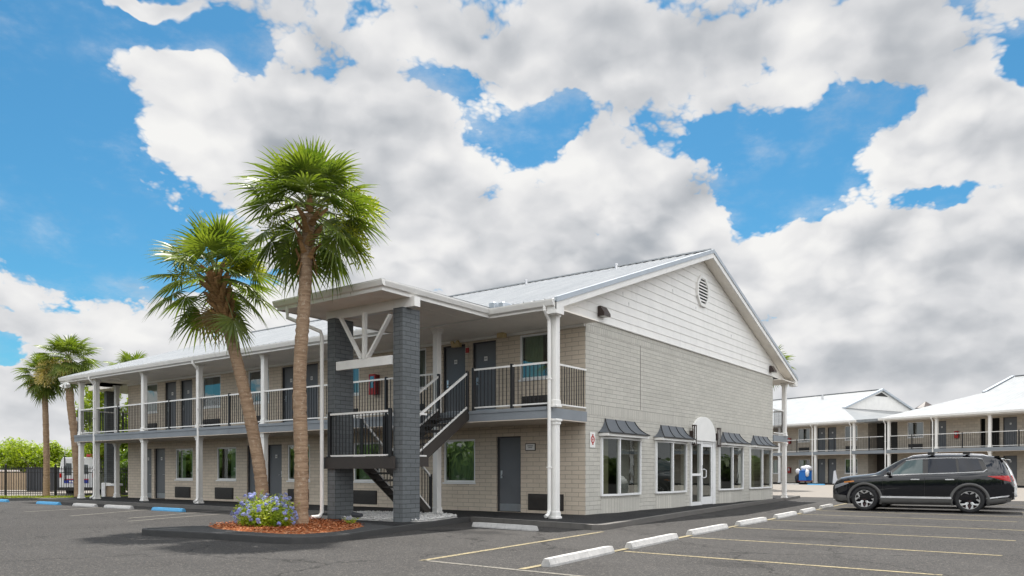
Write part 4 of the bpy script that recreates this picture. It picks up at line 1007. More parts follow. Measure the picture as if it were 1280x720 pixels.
# ------------------------------------------------------------------ palms
def smooth_curve(pts, n):
    out = []; P = [Vector(p) for p in pts]; P = [P[0] * 2 - P[1]] + P + [P[-1] * 2 - P[-2]]
    for i in range(1, len(P) - 2):
        for k in range(n):
            t = k / n; a, b, c, d = P[i - 1], P[i], P[i + 1], P[i + 2]
            out.append(.5 * ((2 * b) + (c - a) * t + (2 * a - 5 * b + 4 * c - d) * t * t + (3 * b - a - 3 * c + d) * t ** 3))
    out.append(P[-2]); return out
def frond(mb, o, az, el, pet, fan, rnd, n=36, spread=130, leaf='palm_leaf', sag=.35):
    o = Vector(o); h = Vector((cos(az), sin(az), 0)); pts = []; p = o.copy(); e = el
    for k in range(6):
        pts.append(p.copy()); p = p + (h * cos(e) + Vector((0, 0, sin(e)))) * pet / 5; e -= sag * pet * .32
    mb.mat('palm_stem'); mb.tube(pts, [.020, .016, .013, .012, .011, .008], 5, False)
    hub = pts[-1]; t = (pts[-1] - pts[-2]).normalized()
    s = t.cross(Vector((0, 0, 1)))
    if s.length < .1: s = Vector((-h.y, h.x, 0))
    s.normalize(); roll = rnd.uniform(-.35, .35); up = s.cross(t).normalized()
    s2 = s * cos(roll) + up * sin(roll); up = s2.cross(t).normalized(); s = s2
    mb.mat(leaf); pitch = R(spread) * 2 / n; fold = rnd.uniform(.12, .42); grav = rnd.uniform(.03, .13)
    for i in range(n):
        f = (-1 + 2 * (i + .5) / n); phi = R(spread) * f + rnd.uniform(-.02, .02)
        d = t * cos(phi) + s * sin(phi); side = (-t * sin(phi) + s * cos(phi))
        L = fan * (.66 + .34 * cos(phi * .75)) * rnd.uniform(.88, 1.06); q = 1 if i % 2 else -1
        tipdrop = rnd.uniform(.5, 1.5); prev = None; tw = rnd.uniform(-.02, .02)
        for r in (.04, .25, .42, .65, .85, 1.0):
            w = pitch * L * r * .54 if r <= .42 else pitch * L * .42 * .54 * (1 - r) / .58 * 1.05
            c = hub + d * (r * L) - up * (fold * abs(sin(phi)) * r * L * .55) - up * .10 * r * r * L - Vector((0, 0, 1)) * (grav * (r * L) ** 2 + (.26 * tipdrop * L * max(0, r - .5) ** 1.8)) + side * tw * r
            a, b = c - side * w + up * (q * w * .45), c + side * w - up * (q * w * .45)
            if prev: mb.face([prev[0], prev[1], b, a])
            prev = (a, b)
def panicle(mb, o, az, el, L, rnd, mat, n=260, spread=.32):
    """branched flower stalk arching out of the crown"""
    o = Vector(o); h = Vector((cos(az), sin(az), 0)); e = el; p = o.copy(); pts = []
    for k in range(8): pts.append(p.copy()); p = p + (h * cos(e) + Vector((0, 0, sin(e)))) * L / 7; e -= .26
    mb.mat('palm_stem'); mb.tube(pts, [.014 - .0012 * k for k in range(8)], 5, False); mb.mat(mat)
    for _ in range(n):
        t = rnd.uniform(.42, 1.0) * 6.999; k = int(t); b = pts[k].lerp(pts[k + 1], t - k)
        r = spread * (1.15 - .7 * abs(t / 7 - .72)) * rnd.uniform(.2, 1) ** .7
        v = Vector((rnd.gauss(0, 1), rnd.gauss(0, 1), rnd.gauss(0, .8))).normalized() * r
        c = b + v - Vector((0, 0, r * .25)); w = Vector((rnd.uniform(-1, 1), rnd.uniform(-1, 1), rnd.uniform(-1, 1))).normalized(); u = v.cross(w).normalized() * rnd.uniform(.008, .016); w = v.normalized() * rnd.uniform(.03, .075)
        mb.face([c - u - w, c + u - w, c + u + w, c - u + w])
def palm(label, base, axis, r0, r1, seed, nf=36, pet=.85, fan=.9, n=36, flowers=(), boots=0, group=None, els=(82, -48), fmat='palm_flower', dry=0, clear=0.0):
    rnd = random.Random(seed); bx = Vector(base)
    t = thing('palm_tree', label, 'palm tree', base, 0, group)
    pts = smooth_curve(axis, 22); mb = MB().mat('palm_trunk'); mb.smooth = True
    N = len(pts); rs = []
    for k in range(N):
        f = k / (N - 1); r = r0 + (r1 - r0) * f; r *= 1 + .035 * sin(k * 2.4) + rnd.uniform(-.045, .045)
        if f < .06: r *= 1.16 - f * 2.6
        rs.append(r)
    mb.tube(pts, rs, 14); mb.build('trunk', t)
    top = pts[-1]; ax = (pts[-1] - pts[-9]).normalized()
    if boots:
        mb = MB().mat('palm_boot')
        for k in range(boots):
            f = k / boots; a = k * 2.39996; z = -.10 - 1.15 * (1 - f); c = top + ax * (z + .25); rr = r1 * (1.0 + .55 * f * (1.5 - f))
            rad = Vector((cos(a), sin(a), 0)); rad = (rad - ax * rad.dot(ax)).normalized(); tan = ax.cross(rad)
            b0 = c + rad * rr * .7; tip = b0 + rad * (.12 + .14 * f) + ax * (.20 + .06 * rnd.random()); w = .085
            mb.idx([b0 - tan * w, b0 + tan * w, b0 + rad * .05 - ax * .05, tip - tan * w * .45, tip + tan * w * .45, tip + rad * .03 - ax * .02],
                   [(0, 1, 4, 3), (0, 3, 5, 2), (2, 5, 4, 1), (3, 4, 5), (0, 2, 1)])
        for k in range(6):
            a = rnd.uniform(0, 6.28); c = top - ax * rnd.uniform(.75, 1.05); rad = Vector((cos(a), sin(a), 0)); mb.beam(c + rad * r1, c + rad * (r1 + .10) - Vector((0, 0, .28)), .05, .012)
        mb.build('leaf_base', t, fix=False)
    mb = MB()
    for k in range(nf):
        f = (k + .5) / nf; a = k * 2.39996 + rnd.uniform(-.25, .25); el = R(els[0] + (els[1] - els[0]) * f ** .95 + rnd.uniform(-8, 8))
        if el < R(-4) and cos(a + 2.50) > 1 - clear: continue        # the old fans on this side have been cut away
        lf = 'palm_leaf_dry' if k >= nf - dry else 'palm_leaf'
        frond(mb, top + ax * (.22 * (1 - f) - .02), a, el, pet * rnd.uniform(.8, 1.15) * (.75 + .35 * min(1, f * 2.2)), fan * rnd.uniform(.85, 1.1), rnd, n, leaf=lf, sag=.16 + .16 * f)
    mb.build('crown', t, fix=False)
    for az, el, L, cnt, sp in flowers:
        mb = MB(); panicle(mb, top + ax * .1, az, R(el), L, rnd, fmat, cnt, sp); mb.build('flower_stalk', t, fix=False)
    return t
RA = -.6354                                 # azimuth of the picture's right-hand direction
palm('tall straight palm with green crown beside the blue-flowered bush', (-6.85, 2.7, 0), [(0, 0, -.05), (.02, 0, 1.2), (0, .03, 3.0), (.05, -.05, 4.6), (.11, -.14, 6.4)], .15, .122, 5, 50, .80, .86, 30,
     flowers=[(RA + .3, 52, 1.6, 900, .36), (RA + .1, 5, 1.6, 240, .25), (RA + 2.6, 25, 1.2, 160, .22)], els=(88, -50), boots=22, clear=.18)
palm('leaning palm with brown leaf bases under its crown, left of the tall palm', (-6.75, 4.05, 0), [(0, 0, -.05), (-.05, .07, 1.0), (-.15, .21, 2.0), (-.28, .38, 3.0), (-.46, .63, 4.2), (-.62, .84, 5.22)], .14, .12, 12, 38, .82, .82, 30,
     flowers=[(RA + .5, 66, 1.2, 800, .30), (RA - 2.8, 40, .9, 140, .2)], boots=60, els=(84, -46), dry=1, clear=.42)
def at(u, v_depth, d):                      # a spot on the lot seen under picture column u at depth d
    r = (u - 640) / 958.6 * d; return (-16.972 + .8048 * d + .5936 * r, -10.174 + .5936 * d - .8048 * r)
x, y = at(58, 0, 37.6); palm('straight palm beside the black fence, farthest left of the two by the motel end', (x, y, -.11), [(0, 0, 0), (0, 0, 2.5), (-.1, 0, 5.9)], .15, .125, 21, 42, .66, .74, 24,
     flowers=[(RA + .3, 5, 1.1, 420, .30), (RA + 3.6, -15, 1.0, 420, .30), (RA - 1.5, -10, .9, 300, .26)], fmat='palm_flower_cream', els=(78, -60))
x, y = at(99, 0, 36.8); palm('leaning palm with cream flower plumes rising behind the motel far corner', (x, y, -.11), [(0, 0, 0), (-.1, .15, 2.6), (-.25, .35, 4.6), (-.3, .45, 6.6)], .19, .165, 33, 46, .8, .85, 26,
     flowers=[(RA + 3.0, 5, 1.7, 800, .42), (RA + 3.5, -5, 1.7, 700, .42), (RA - 1.6, -15, 1.3, 400, .30)], fmat='palm_flower_cream', els=(80, -58))
x, y = at(167, 0, 46); palm('palm crown showing over the far end of the white roof', (x, y, -.11), [(0, 0, 0), (0, .1, 4), (0, 0, 7.0)], .16, .13, 44, 26, .9, .95, 22, els=(80, -20))
x, y = at(962, 0, 50); palm('palm tip showing behind the right slope of the white gable roof', (x, y, -.05), [(0, 0, 0), (0, .1, 4), (0, 0, 7.9)], .16, .13, 52, 26, .9, .95, 22, els=(80, -25))

# ------------------------------------------------------------------ bush, young plants, trees
def leaf(mb, c, n, size, rnd):
    n = n.normalized(); a = n.cross(Vector((rnd.gauss(0, 1), rnd.gauss(0, 1), rnd.gauss(0, 1))))
    if a.length < .01: a = n.cross(Vector((1, 0, .3)))
    a.normalize(); b = n.cross(a); l = size * rnd.uniform(.7, 1.3); w = l * .42
    mb.face([c - a * l, c - b * w + n * w * .15, c + a * l, c + b * w + n * w * .15])
rnd = random.Random(8)
t = thing('flowering_bush', 'round green bush with pale blue flowers on the red mulch', 'bush', (-7.55, 2.92, .03)); t.scale = (.94, .98, .86)
mb = MB().mat('tree_bark')
for k in range(16):
    a = rnd.uniform(0, 6.28); mb.tube([(.1 * cos(a), .1 * sin(a), 0), (.25 * cos(a), .3 * sin(a), .25), (.42 * cos(a), .55 * sin(a), .5)], [.012, .008, .004], 5)
mb.build('stem', t)
lobes = [(Vector((-.10, .22, .30)), .40), (Vector((-.18, -.30, .26)), .37), (Vector((.2, .0, .34)), .40), (Vector((-.30, .02, .20)), .30), (Vector((.1, .45, .25)), .30), (Vector((.0, -.55, .20)), .25)]
def lobe_pt(lo=.72):
    c, r = lobes[rnd.randrange(len(lobes))]; v = Vector((rnd.gauss(0, 1), rnd.gauss(0, 1), rnd.gauss(0, 1))).normalized()
    p = c + v * r * rnd.uniform(lo, 1.06); return p, v
mb = MB().mat('bush_leaf'); k = 0
while k < 5200:
    p, v = lobe_pt(.5)
    if p.z < .015: continue
    k += 1; leaf(mb, p, v + Vector((rnd.gauss(0, .5), rnd.gauss(0, .5), rnd.gauss(.4, .5))), .033, rnd)
for k in range(60):                          # upright shoots breaking the outline
    p, v = lobe_pt(.95)
    if p.z < .3: continue
    for j in range(9): leaf(mb, p + Vector((v.x * .02 * j, v.y * .02 * j, .017 * j)), Vector((rnd.gauss(0, 1), rnd.gauss(0, 1), .6)), .022, rnd)
mb.build('foliage', t, fix=False)
k = 0
while k < 120:
    p, v = lobe_pt(1.0)
    if p.z < .10 or min((p - c).length - r for c, r in lobes) < -.10: continue
    k += 1; mb = MB().mat('blossom'); p = p + v * .02
    for j in range(34):
        w = (v + Vector((rnd.gauss(0, .7), rnd.gauss(0, .7), rnd.gauss(0, .7)))).normalized(); c = p + w * rnd.uniform(.03, .058)
        a = w.cross(Vector((rnd.gauss(0, 1), rnd.gauss(0, 1), 1))).normalized() * .017; b = w.cross(a).normalized() * .017
        mb.face([c - a, c - b * .7, c + a, c + b * .7]); mb.face([c - a * .7 + b, c - a - b * .3, c + a * .6 - b])
    mb.build('blossom', t, fix=False)
for x, y, n, h, lb in ((-5.62, 4.62, 60, .42, 'small leafy green plant by the white downspout foot'), (-6.35, 1.75, 26, .12, 'tiny lavender-flowered seedling in the mulch right of the tall palm')):
    t = thing('young_plant', lb, 'plant', (x, y, .04)); mb = MB().mat('tree_bark')
    for k in range(5): a = k * 1.3; mb.tube([(0, 0, -.02), (.05 * cos(a), .05 * sin(a), h * .5), (.14 * cos(a), .14 * sin(a), h)], [.006, .005, .003], 4)
    mb.build('stem', t); mb = MB().mat('bush_leaf')
    for k in range(n * 3): a = rnd.uniform(0, 6.28); q = rnd.uniform(.3, 1); leaf(mb, Vector((.16 * q * cos(a), .16 * q * sin(a), h * q * rnd.uniform(.7, 1.1))), Vector((rnd.gauss(0, .6), rnd.gauss(0, .6), 1)), .035, rnd)
    mb.build('foliage', t, fix=False)
    if h < .2:
        mb = MB().mat('blossom')
        for k in range(24): leaf(mb, Vector((rnd.uniform(-.1, .1), rnd.uniform(-.1, .1), h * rnd.uniform(.7, 1.3))), Vector((rnd.gauss(0, .6), rnd.gauss(0, .6), 1)), .02, rnd)
        mb.build('blossom', t, fix=False)
def leafy_tree(name, label, cat, x, y, h, w, seed, n=3800, size=.13, mat='tree_leaf', low=.15, group=None):
    rnd = random.Random(seed); t = thing(name, label, cat, (x, y, -.11), 0, group); mb = MB().mat('tree_bark')
    mb.tube([(0, 0, -.1), (.05, .03, h * .3), (0, .1, h * .6)], [.05 * w + .03, .04 * w + .02, .03], 7)
    blobs_ = []
    for k in range(13):
        a = rnd.uniform(0, 6.28); q = sqrt(rnd.random()) * w * .72; z = h * rnd.uniform(low + .12, .86) ; r = rnd.uniform(.24, .42) * w * (1.15 - .5 * z / h)
        blobs_.append((Vector((q * cos(a), q * sin(a), z)), r)); mb.tube([(0, 0, h * .25), (q * cos(a) * .5, q * sin(a) * .5, z * .7), (q * cos(a), q * sin(a), z)], [.035, .025, .012], 5)
    mb.build('trunk', t); mb = MB().mat(mat)
    for k in range(n):
        c, r = blobs_[rnd.randrange(len(blobs_))]; v = Vector((rnd.gauss(0, 1), rnd.gauss(0, 1), rnd.gauss(0, 1))).normalized()
        p = c + v * r * rnd.uniform(.45, 1.12)
        if p.z < .1: continue
        leaf(mb, p, v + Vector((rnd.gauss(0, .6), rnd.gauss(0, .6), rnd.gauss(.5, .5))), size, rnd)
    mb.build('crown', t, fix=False); return t
k = 0
HG = 'yellow-green trees beyond the fence'
for u, d, h, w in ((-48, 60, 3.3, 2.9), (-12, 58, 3.7, 2.9), (20, 60, 3.6, 2.9), (44, 58, 3.2, 2.7), (75, 60, 3.0, 2.6), (104, 62, 3.1, 2.6), (128, 60, 3.5, 2.8), (176, 60, 3.6, 2.9)):
    x, y = at(u, 0, d); k += 1
    leafy_tree('shrub_tree', 'bushy yellow-green tree in the row beyond the black fence', 'tree', x, y, h * 1.12, w, 100 + k, 4200, .145, 'tree_leaf', .02, HG)
x, y = at(153, 0, 44); leafy_tree('leafy_tree', 'tall bright green tree seen between the end columns and the motel end wall', 'tree', x, y, 6.9, 3.1, 140, 11000, .15, 'tree_leaf', .05)
x, y = at(166, 0, 40); leafy_tree('shrub_tree', 'dark leafy shrub low behind the far motel end wall', 'shrub', x, y, 3.0, 1.5, 141, 2600, .10, 'tree_leaf_deep', .02)
# the wood on the far side of the lot, which the window panes mirror
rnd = random.Random(77); mb = MB()
for k in range(104):
    x, y = (28 + (k - 64) * 3.4, -42 + rnd.uniform(-4, 4)) if k >= 64 else (-58 + rnd.uniform(-4, 4) + (k > 40) * (k - 40) * 1.0, -50 + k * 3.0); h = rnd.uniform(4.2, 6.2) * (.55 if k >= 64 else 1)
    mb.mat('tree_bark'); mb.tube([(x, y, -.1), (x, y, h * .7)], .18, 6, False); mb.mat('tree_leaf_deep')
    for j in range(520):
        v = Vector((rnd.gauss(0, 1), rnd.gauss(0, 1), rnd.gauss(0, 1))).normalized() * rnd.uniform(.5, 1.05)
        leaf(mb, Vector((x + v.x * 2.6, y + v.y * 2.6, h * .5 + v.z * h * .5)), v + Vector((0, 0, .4)), .55, rnd)
tag(mb.build('distant_trees', fix=False), kind='stuff')

# ------------------------------------------------------------------ cars
def lerp_t(T, s):
    if s <= T[0][0]: return T[0][1]
    for (a, x), (b, y) in zip(T[:-1], T[1:]):
        if s <= b:
            f = (s - a) / (b - a); return x + (y - x) * f
    return T[-1][1]
def smooth_t(T, s, w=.06):
    return (lerp_t(T, s - w) + 2 * lerp_t(T, s) + lerp_t(T, s + w)) / 4
TOP = [(0, .76), (.04, .91), (.14, 1.005), (.45, 1.07), (.9, 1.12), (1.22, 1.16), (1.40, 1.26), (1.70, 1.455), (2.0, 1.61), (2.3, 1.67), (2.75, 1.70), (3.4, 1.70), (3.95, 1.675), (4.35, 1.635), (4.47, 1.58), (4.64, 1.27), (4.70, 1.10), (4.76, .94), (4.785, .76)]
BELT = [(0, .68), (.05, .82), (.16, .91), (.5, .985), (1.2, 1.055), (2.0, 1.085), (3.2, 1.12), (4.0, 1.165), (4.4, 1.18), (4.62, 1.10), (4.72, 1.0), (4.785, .72)]
BOT = [(0, .33), (.12, .24), (.5, .20), (4.2, .22), (4.55, .28), (4.785, .42)]
PLAN = [(0, .70), (.06, .80), (.18, .88), (.45, .955), (.9, .99), (1.5, 1.0), (3.4, 1.0), (4.0, .985), (4.4, .955), (4.62, .90), (4.74, .83), (4.785, .74)]
def ring_at(s):
    zt, zb, zo, p = smooth_t(TOP, s), smooth_t(BELT, s), smooth_t(BOT, s), smooth_t(PLAN, s)
    zb = min(zb, zt - .05); gh = max(0.0, min(1, (zt - zb - .06) / .42))       # how much of a cabin stands here
    W_ = .945 * p; zm = (zo + zb) / 2
    wr = W_ * (.80 - .155 * gh); wb = W_ * .945
    zw0 = zb + .012; zw1 = zb + (zt - zb) * (.35 + .47 * gh); zr = zb + (zt - zb) * (.62 + .31 * gh)
    w1 = wb + (wr - wb) * (.40 + .5 * gh)
    return [(0, zo), (W_ * .86, zo), (W_ * .965, zo + .07), (W_ * .99, zo + .20), (W_ * .975, zm + .02), (W_ * 1.0, zb - .15), (W_ * .985, zb - .06), (wb + .012, zb),
            (wb, zw0), (w1, zw1), (wr, zr), (wr * .72, zt - .012), (wr * .38, zt), (0, zt + .004)]
def side_x(s, z):
    r = ring_at(s)
    for (x0, z0), (x1, z1) in zip(r[1:-3], r[2:-2]):
        if z0 <= z <= z1 and z1 > z0: return x0 + (x1 - x0) * (z - z0) / (z1 - z0)
    return r[5][0]
CL = 4.785
def car(label, paint, loc, rz, rails=True, group=None):
    """front of the car towards local +y; s runs from the nose to the tail"""
    root = thing('parked_car', label, 'car', loc, rz, group)
    Yf = lambda s: CL / 2 - s
    st = [0, .03, .07, .12, .2, .32, .45, .6, .75, .9, 1.05, 1.2, 1.3, 1.42, 1.55, 1.7, 1.85, 2.0, 2.15, 2.3, 2.5, 2.7, 2.9, 3.1, 3.3, 3.5, 3.7, 3.9, 4.05, 4.2, 4.32, 4.42, 4.5, 4.58, 4.66, 4.72, 4.76, 4.785]
    mb = MB().mat(paint); mb.smooth = True; rings = []
    for s in st:
        h = ring_at(s); full = [(x, z) for x, z in h] + [(-x, z) for x, z in h[-2:0:-1]]
        rings.append([(x, Yf(s), z) for x, z in full])
    n = len(rings[0]); vs = [p for r in rings for p in r]; fs = []
    for i in range(len(rings) - 1):
        for j in range(n):
            k = (j + 1) % n; fs.append((i * n + j, (i + 1) * n + j, (i + 1) * n + k, i * n + k))
    fs += [tuple(range(n)), tuple((len(rings) - 1) * n + j for j in range(n - 1, -1, -1))]
    mb.idx(vs, fs); body = mb.build('body', root)
    WS, WR = (.945, 3.71), .372
    cut = MB().mat('black_plastic')
    for s in WS:
        for sg in (1, -1): cut.tube([(sg * .58, Yf(s), WR - .01), (sg * 1.2, Yf(s), WR - .01)], .435, 30)
    co = cut.build('wheel_well_cutter'); md = body.modifiers.new('wells', 'BOOLEAN'); md.object = co; md.operation = 'DIFFERENCE'; md.solver = 'EXACT'
    bpy.context.view_layer.update()
    me = bpy.data.meshes.new_from_object(body.evaluated_get(bpy.context.evaluated_depsgraph_get())); body.modifiers.clear(); body.data = me; bpy.data.objects.remove(co)
    if len(me.materials) < 2: me.materials.append(M['black_plastic'])
    def patch(name, parent, mat, corners, off=.006, nu=8, nv=4, sides=(-1, 1), one=False):
        """panel lying on the flank; corners = (s, z) at rear-bottom, front-bottom, front-top, rear-top"""
        o = None; mbs = MB().mat(mat)
        for sg in sides:
            mb = mbs if one else MB().mat(mat); mb.smooth = True; A, B_, Cc, D_ = corners; vs = []
            for j in range(nv + 1):
                for i in range(nu + 1):
                    u, v = i / nu, j / nv
                    s = (A[0] * (1 - u) + B_[0] * u) * (1 - v) + (D_[0] * (1 - u) + Cc[0] * u) * v
                    z = (A[1] * (1 - u) + B_[1] * u) * (1 - v) + (D_[1] * (1 - u) + Cc[1] * u) * v
                    vs.append((sg * (side_x(s, z) + off), Yf(s), z))
            mb.idx(vs, [(j * (nu + 1) + i, j * (nu + 1) + i + 1, (j + 1) * (nu + 1) + i + 1, (j + 1) * (nu + 1) + i) for j in range(nv) for i in range(nu)])
            if not one: o = mb.build(name, parent, fix=False)
        if one: o = mbs.build(name, parent, fix=False)
        return o
    def top_patch(name, parent, mat, s0, s1, f0, f1, off=.006, nu=10, nv=8):
        """panel lying across the car between stations s0 and s1 (windscreen, rear window)"""
        mb = MB().mat(mat); mb.smooth = True; vs = []
        for j in range(nv + 1):
            s = s0 + (s1 - s0) * j / nv; r = ring_at(s); f = f0 + (f1 - f0) * j / nv
            P = [(-r[10][0], r[10][1]), (-r[11][0], r[11][1]), (-r[12][0], r[12][1]), (0, r[13][1]), (r[12][0], r[12][1]), (r[11][0], r[11][1]), (r[10][0], r[10][1])]
            for i in range(nu + 1):
                q = (.5 + (i / nu - .5) * f) * 6; k = min(5, int(q)); t = q - k
                x = P[k][0] + (P[k + 1][0] - P[k][0]) * t; z = P[k][1] + (P[k + 1][1] - P[k][1]) * t; vs.append((x, Yf(s) + (off if s1 < 3 else -off), z + off))
        mb.idx(vs, [(j * (nu + 1) + i, j * (nu + 1) + i + 1, (j + 1) * (nu + 1) + i + 1, (j + 1) * (nu + 1) + i) for j in range(nv) for i in range(nu)])
        return mb.build(name, parent, fix=False)
    def wz(s, f): r = ring_at(s); return r[8][1] + (r[9][1] - r[8][1]) * f
    zb0 = lambda s: wz(s, .06); zt0 = lambda s: wz(s, .97)
    # glazing
    patch('side_window', root, 'black_plastic', [(4.16, zb0(4.16) - .005), (1.50, zb0(1.5) - .005), (2.02, zt0(2.02) + .02), (4.02, zt0(4.02) + .02)], .003, 14, 4)
    patch('side_window', root, 'car_glass_clear', [(2.52, zb0(2.5)), (1.66, zb0(1.66)), (2.08, zt0(2.08)), (2.50, zt0(2.5))], .008)
    patch('side_window', root, 'car_glass', [(3.40, zb0(3.4)), (2.66, zb0(2.66)), (2.64, zt0(2.64)), (3.34, zt0(3.34))], .008)
    patch('side_window', root, 'car_glass', [(4.02, zb0(4.02) + .05), (3.46, zb0(3.46)), (3.40, zt0(3.4)), (3.90, zt0(3.9) - .01)], .008)
    top_patch('windscreen', root, 'car_glass_clear', 1.36, 2.06, .95, .95); top_patch('rear_window', root, 'car_glass', 4.44, 4.63, .86, .86)
    # bright trim along the belt, window tops and sills
    def strip(name, mat, pts, w, off):
        for sg in (-1, 1):
            mb = MB().mat(mat); prev = None
            for s, z in pts:
                x = side_x(s, z) + off; c = [(sg * x, Yf(s), z - w / 2), (sg * x, Yf(s), z + w / 2)]
                if prev: mb.face([prev[0], c[0], c[1], prev[1]])
                prev = c
            mb.build(name, root, fix=False)
    strip('belt_trim', 'chrome', [(s, zb0(s) - .012) for s in (1.5, 1.8, 2.1, 2.5, 2.9, 3.3, 3.7, 3.95, 4.05)] + [(4.14, zb0(4.1) + .06), (4.12, zb0(4.1) + .12), (4.02, zt0(4.02) - .01), (3.9, zt0(3.9) + .015)], .024, .012)
    strip('roof_trim', 'chrome', [(s, zt0(s) + .014) for s in (2.05, 2.3, 2.7, 3.1, 3.5, 3.9)], .014, .011)
    patch('sill_cladding', root, 'car_clad', [(3.28, .225), (1.40, .225), (1.36, .40), (3.30, .40)], .012, 14, 4)
    strip('sill_trim', 'chrome', [(s, .43) for s in (1.40, 1.9, 2.4, 2.9, 3.26)], .055, .018)
    strip('door_seam', 'black_plastic', [(1.50, z / 100) for z in range(44, 98, 6)], .0, .0) if False else None
    for s in (1.46, 2.57, 3.40):
        for sg in (-1, 1):
            mb = MB().mat('black_plastic'); zs = [.44 + .049 * k for k in range(13)]
            for a, b in zip(zs[:-1], zs[1:]):
                sa = s + (.10 * max(0, a - .85) if s > 3 else 0); sb_ = s + (.10 * max(0, b - .85) if s > 3 else 0)
                mb.face([(sg * (side_x(sa, a) + .003), Yf(sa) + .004, a), (sg * (side_x(sa, a) + .003), Yf(sa) - .004, a), (sg * (side_x(sb_, b) + .003), Yf(sb_) - .004, b), (sg * (side_x(sb_, b) + .003), Yf(sb_) + .004, b)])
            mb.build('door_seam', root, fix=False)
    for s in (2.33, 3.22):
        for sg in (-1, 1):
            x = side_x(s, .96); mb = MB().mat('chrome'); mb.beam((sg * (x + .025), Yf(s - .11), .965), (sg * (x + .025), Yf(s + .11), .965), .022, .028)
            mb.beam((sg * (x - .01), Yf(s - .1), .965), (sg * (x + .025), Yf(s - .1), .965), .03, .026); mb.beam((sg * (x - .01), Yf(s + .1), .965), (sg * (x + .025), Yf(s + .1), .965), .03, .026); mb.build('door_handle', root)
    for sg in (-1, 1):                       # mirrors
        mb = MB().mat(paint); mb.smooth = True; c = Vector((sg * 1.04, Yf(1.66), 1.14))
        vs = []; nn, mm = 10, 6
        for j in range(mm + 1):
            th = pi * j / mm
            for i in range(nn):
                a = 2 * pi * i / nn; vs.append(c + Vector((.105 * sin(th) * cos(a), .075 * sin(th) * sin(a) * (1.2 if sin(a) > 0 else .6), .075 * cos(th))))
        mb.idx(vs, [(j * nn + i, j * nn + (i + 1) % nn, (j + 1) * nn + (i + 1) % nn, (j + 1) * nn + i) for j in range(mm) for i in range(nn)])
        mb.beam((sg * .88, Yf(1.66), 1.10), (sg * 1.0, Yf(1.66), 1.11), .06, .04); mr = mb.build('mirror', root)
        mb = MB().mat('chrome'); mb.box(c.x - .08, c.x + .08, c.y - .052, c.y - .047, c.z - .05, c.z + .05); mb.build('mirror_glass', mr)
    # wheel arches
    for s in WS:
        for sg in (-1, 1):
            mb = MB().mat('car_clad'); mb.smooth = True; N = 22; vs = []
            for i in range(N + 1):
                a = R(-22 + (224) * i / N); pr_ = []
                for r_, o in ((.432, -.03), (.432, .020), (.50, .016), (.512, -.01)):
                    yy, z = Yf(s) + cos(a) * r_, WR - .01 + sin(a) * r_
                    ss_ = CL / 2 - yy; pr_.append((sg * (side_x(min(max(ss_, .1), 4.6), max(z, .25)) + o), yy, max(z, .21)))
                vs += pr_
            mb.idx(vs, [(4 * i + j, 4 * i + 4 + j, 4 * i + 5 + j, 4 * i + 1 + j) for i in range(N) for j in range(3)]); mb.build('wheel_arch', root, fix=False)
    # wheels
    for s in WS:
        for sg in (-1, 1):
            t = bpy.data.objects.new('wheel', None)
            mb = MB().mat('tyre'); mb.smooth = True; prof = [(.262, -.10), (.30, -.115), (.345, -.115), (.366, -.095), (WR, -.06), (WR, .06), (.366, .095), (.345, .115), (.30, .115), (.262, .10)]
            N = 32; vs = []
            for i in range(N):
                a = 2 * pi * i / N
                for r_, x in prof: vs.append((x, r_ * cos(a), r_ * sin(a)))
            k = len(prof); mb.idx(vs, [(i * k + j, i * k + j + 1, ((i + 1) % N) * k + j + 1, ((i + 1) % N) * k + j) for i in range(N) for j in range(k - 1)])
            w = mb.build('wheel', root); w.location = (sg * .83, Yf(s), WR)
            mb = MB().mat('rim_dark'); mb.smooth = True; prof2 = [(.264, .10), (.25, .09), (.235, .02), (.06, .015), (.0, .02)]; vs = []; k = len(prof2)
            for i in range(N):
                a = 2 * pi * i / N
                for r_, x in prof2: vs.append((sg * x, r_ * cos(a), r_ * sin(a)))
            mb.idx(vs, [(i * k + j, i * k + j + 1, ((i + 1) % N) * k + j + 1, ((i + 1) % N) * k + j) for i in range(N) for j in range(k - 1)]); mb.smooth = False
            mb.mat('rim_silver'); X0 = sg * .098
            for i in range(N):
                a, b = 2 * pi * i / N, 2 * pi * (i + 1) / N
                mb.face([(X0, .268 * cos(a), .268 * sin(a)), (X0, .268 * cos(b), .268 * sin(b)), (X0, .250 * cos(b), .250 * sin(b)), (X0, .250 * cos(a), .250 * sin(a))])
            for q in range(5):
                a = 2 * pi * q / 5 + .31
                def pt(r_, da, x=.092): return (sg * x, r_ * cos(a + da), r_ * sin(a + da))
                for m_ in (1, -1):          # each spoke: two bright arms that fork towards the rim
                    mb.face([pt(.05, 0, .078), pt(.06, m_ * .55, .074), pt(.165, m_ * .27, .088), pt(.165, 0, .092)])
                    mb.face([pt(.165, m_ * .04, .092), pt(.165, m_ * .27, .088), pt(.254, m_ * .56, .095), pt(.254, m_ * .26, .097)])
            mb.mat('rim_dark'); mb.tube([(sg * .02, 0, 0), (sg * .088, 0, 0)], .055, 14); mb.build('rim', w, fix=False)
            if t.name in bpy.data.objects: bpy.data.objects.remove(t)
    # lamps, bumpers, rails, spoiler
    patch('headlight', root, 'lamp_clear', [(.50, .83), (.06, .66), (.07, .78), (.46, .89)], .007, 8, 3)
    patch('marker_lamp', root, 'amber', [(.66, .885), (.36, .845), (.36, .89), (.64, .92)], .012, 6, 2)
    patch('tail_lamp', root, 'tail_red', [(4.72, .90), (4.44, .975), (4.13, 1.07), (4.66, 1.08)], .010, 10, 4)
    patch('rear_trim', root, 'chrome', [(4.64, .48), (4.13, .415), (4.13, .445), (4.68, .53)], .014, 8, 2)
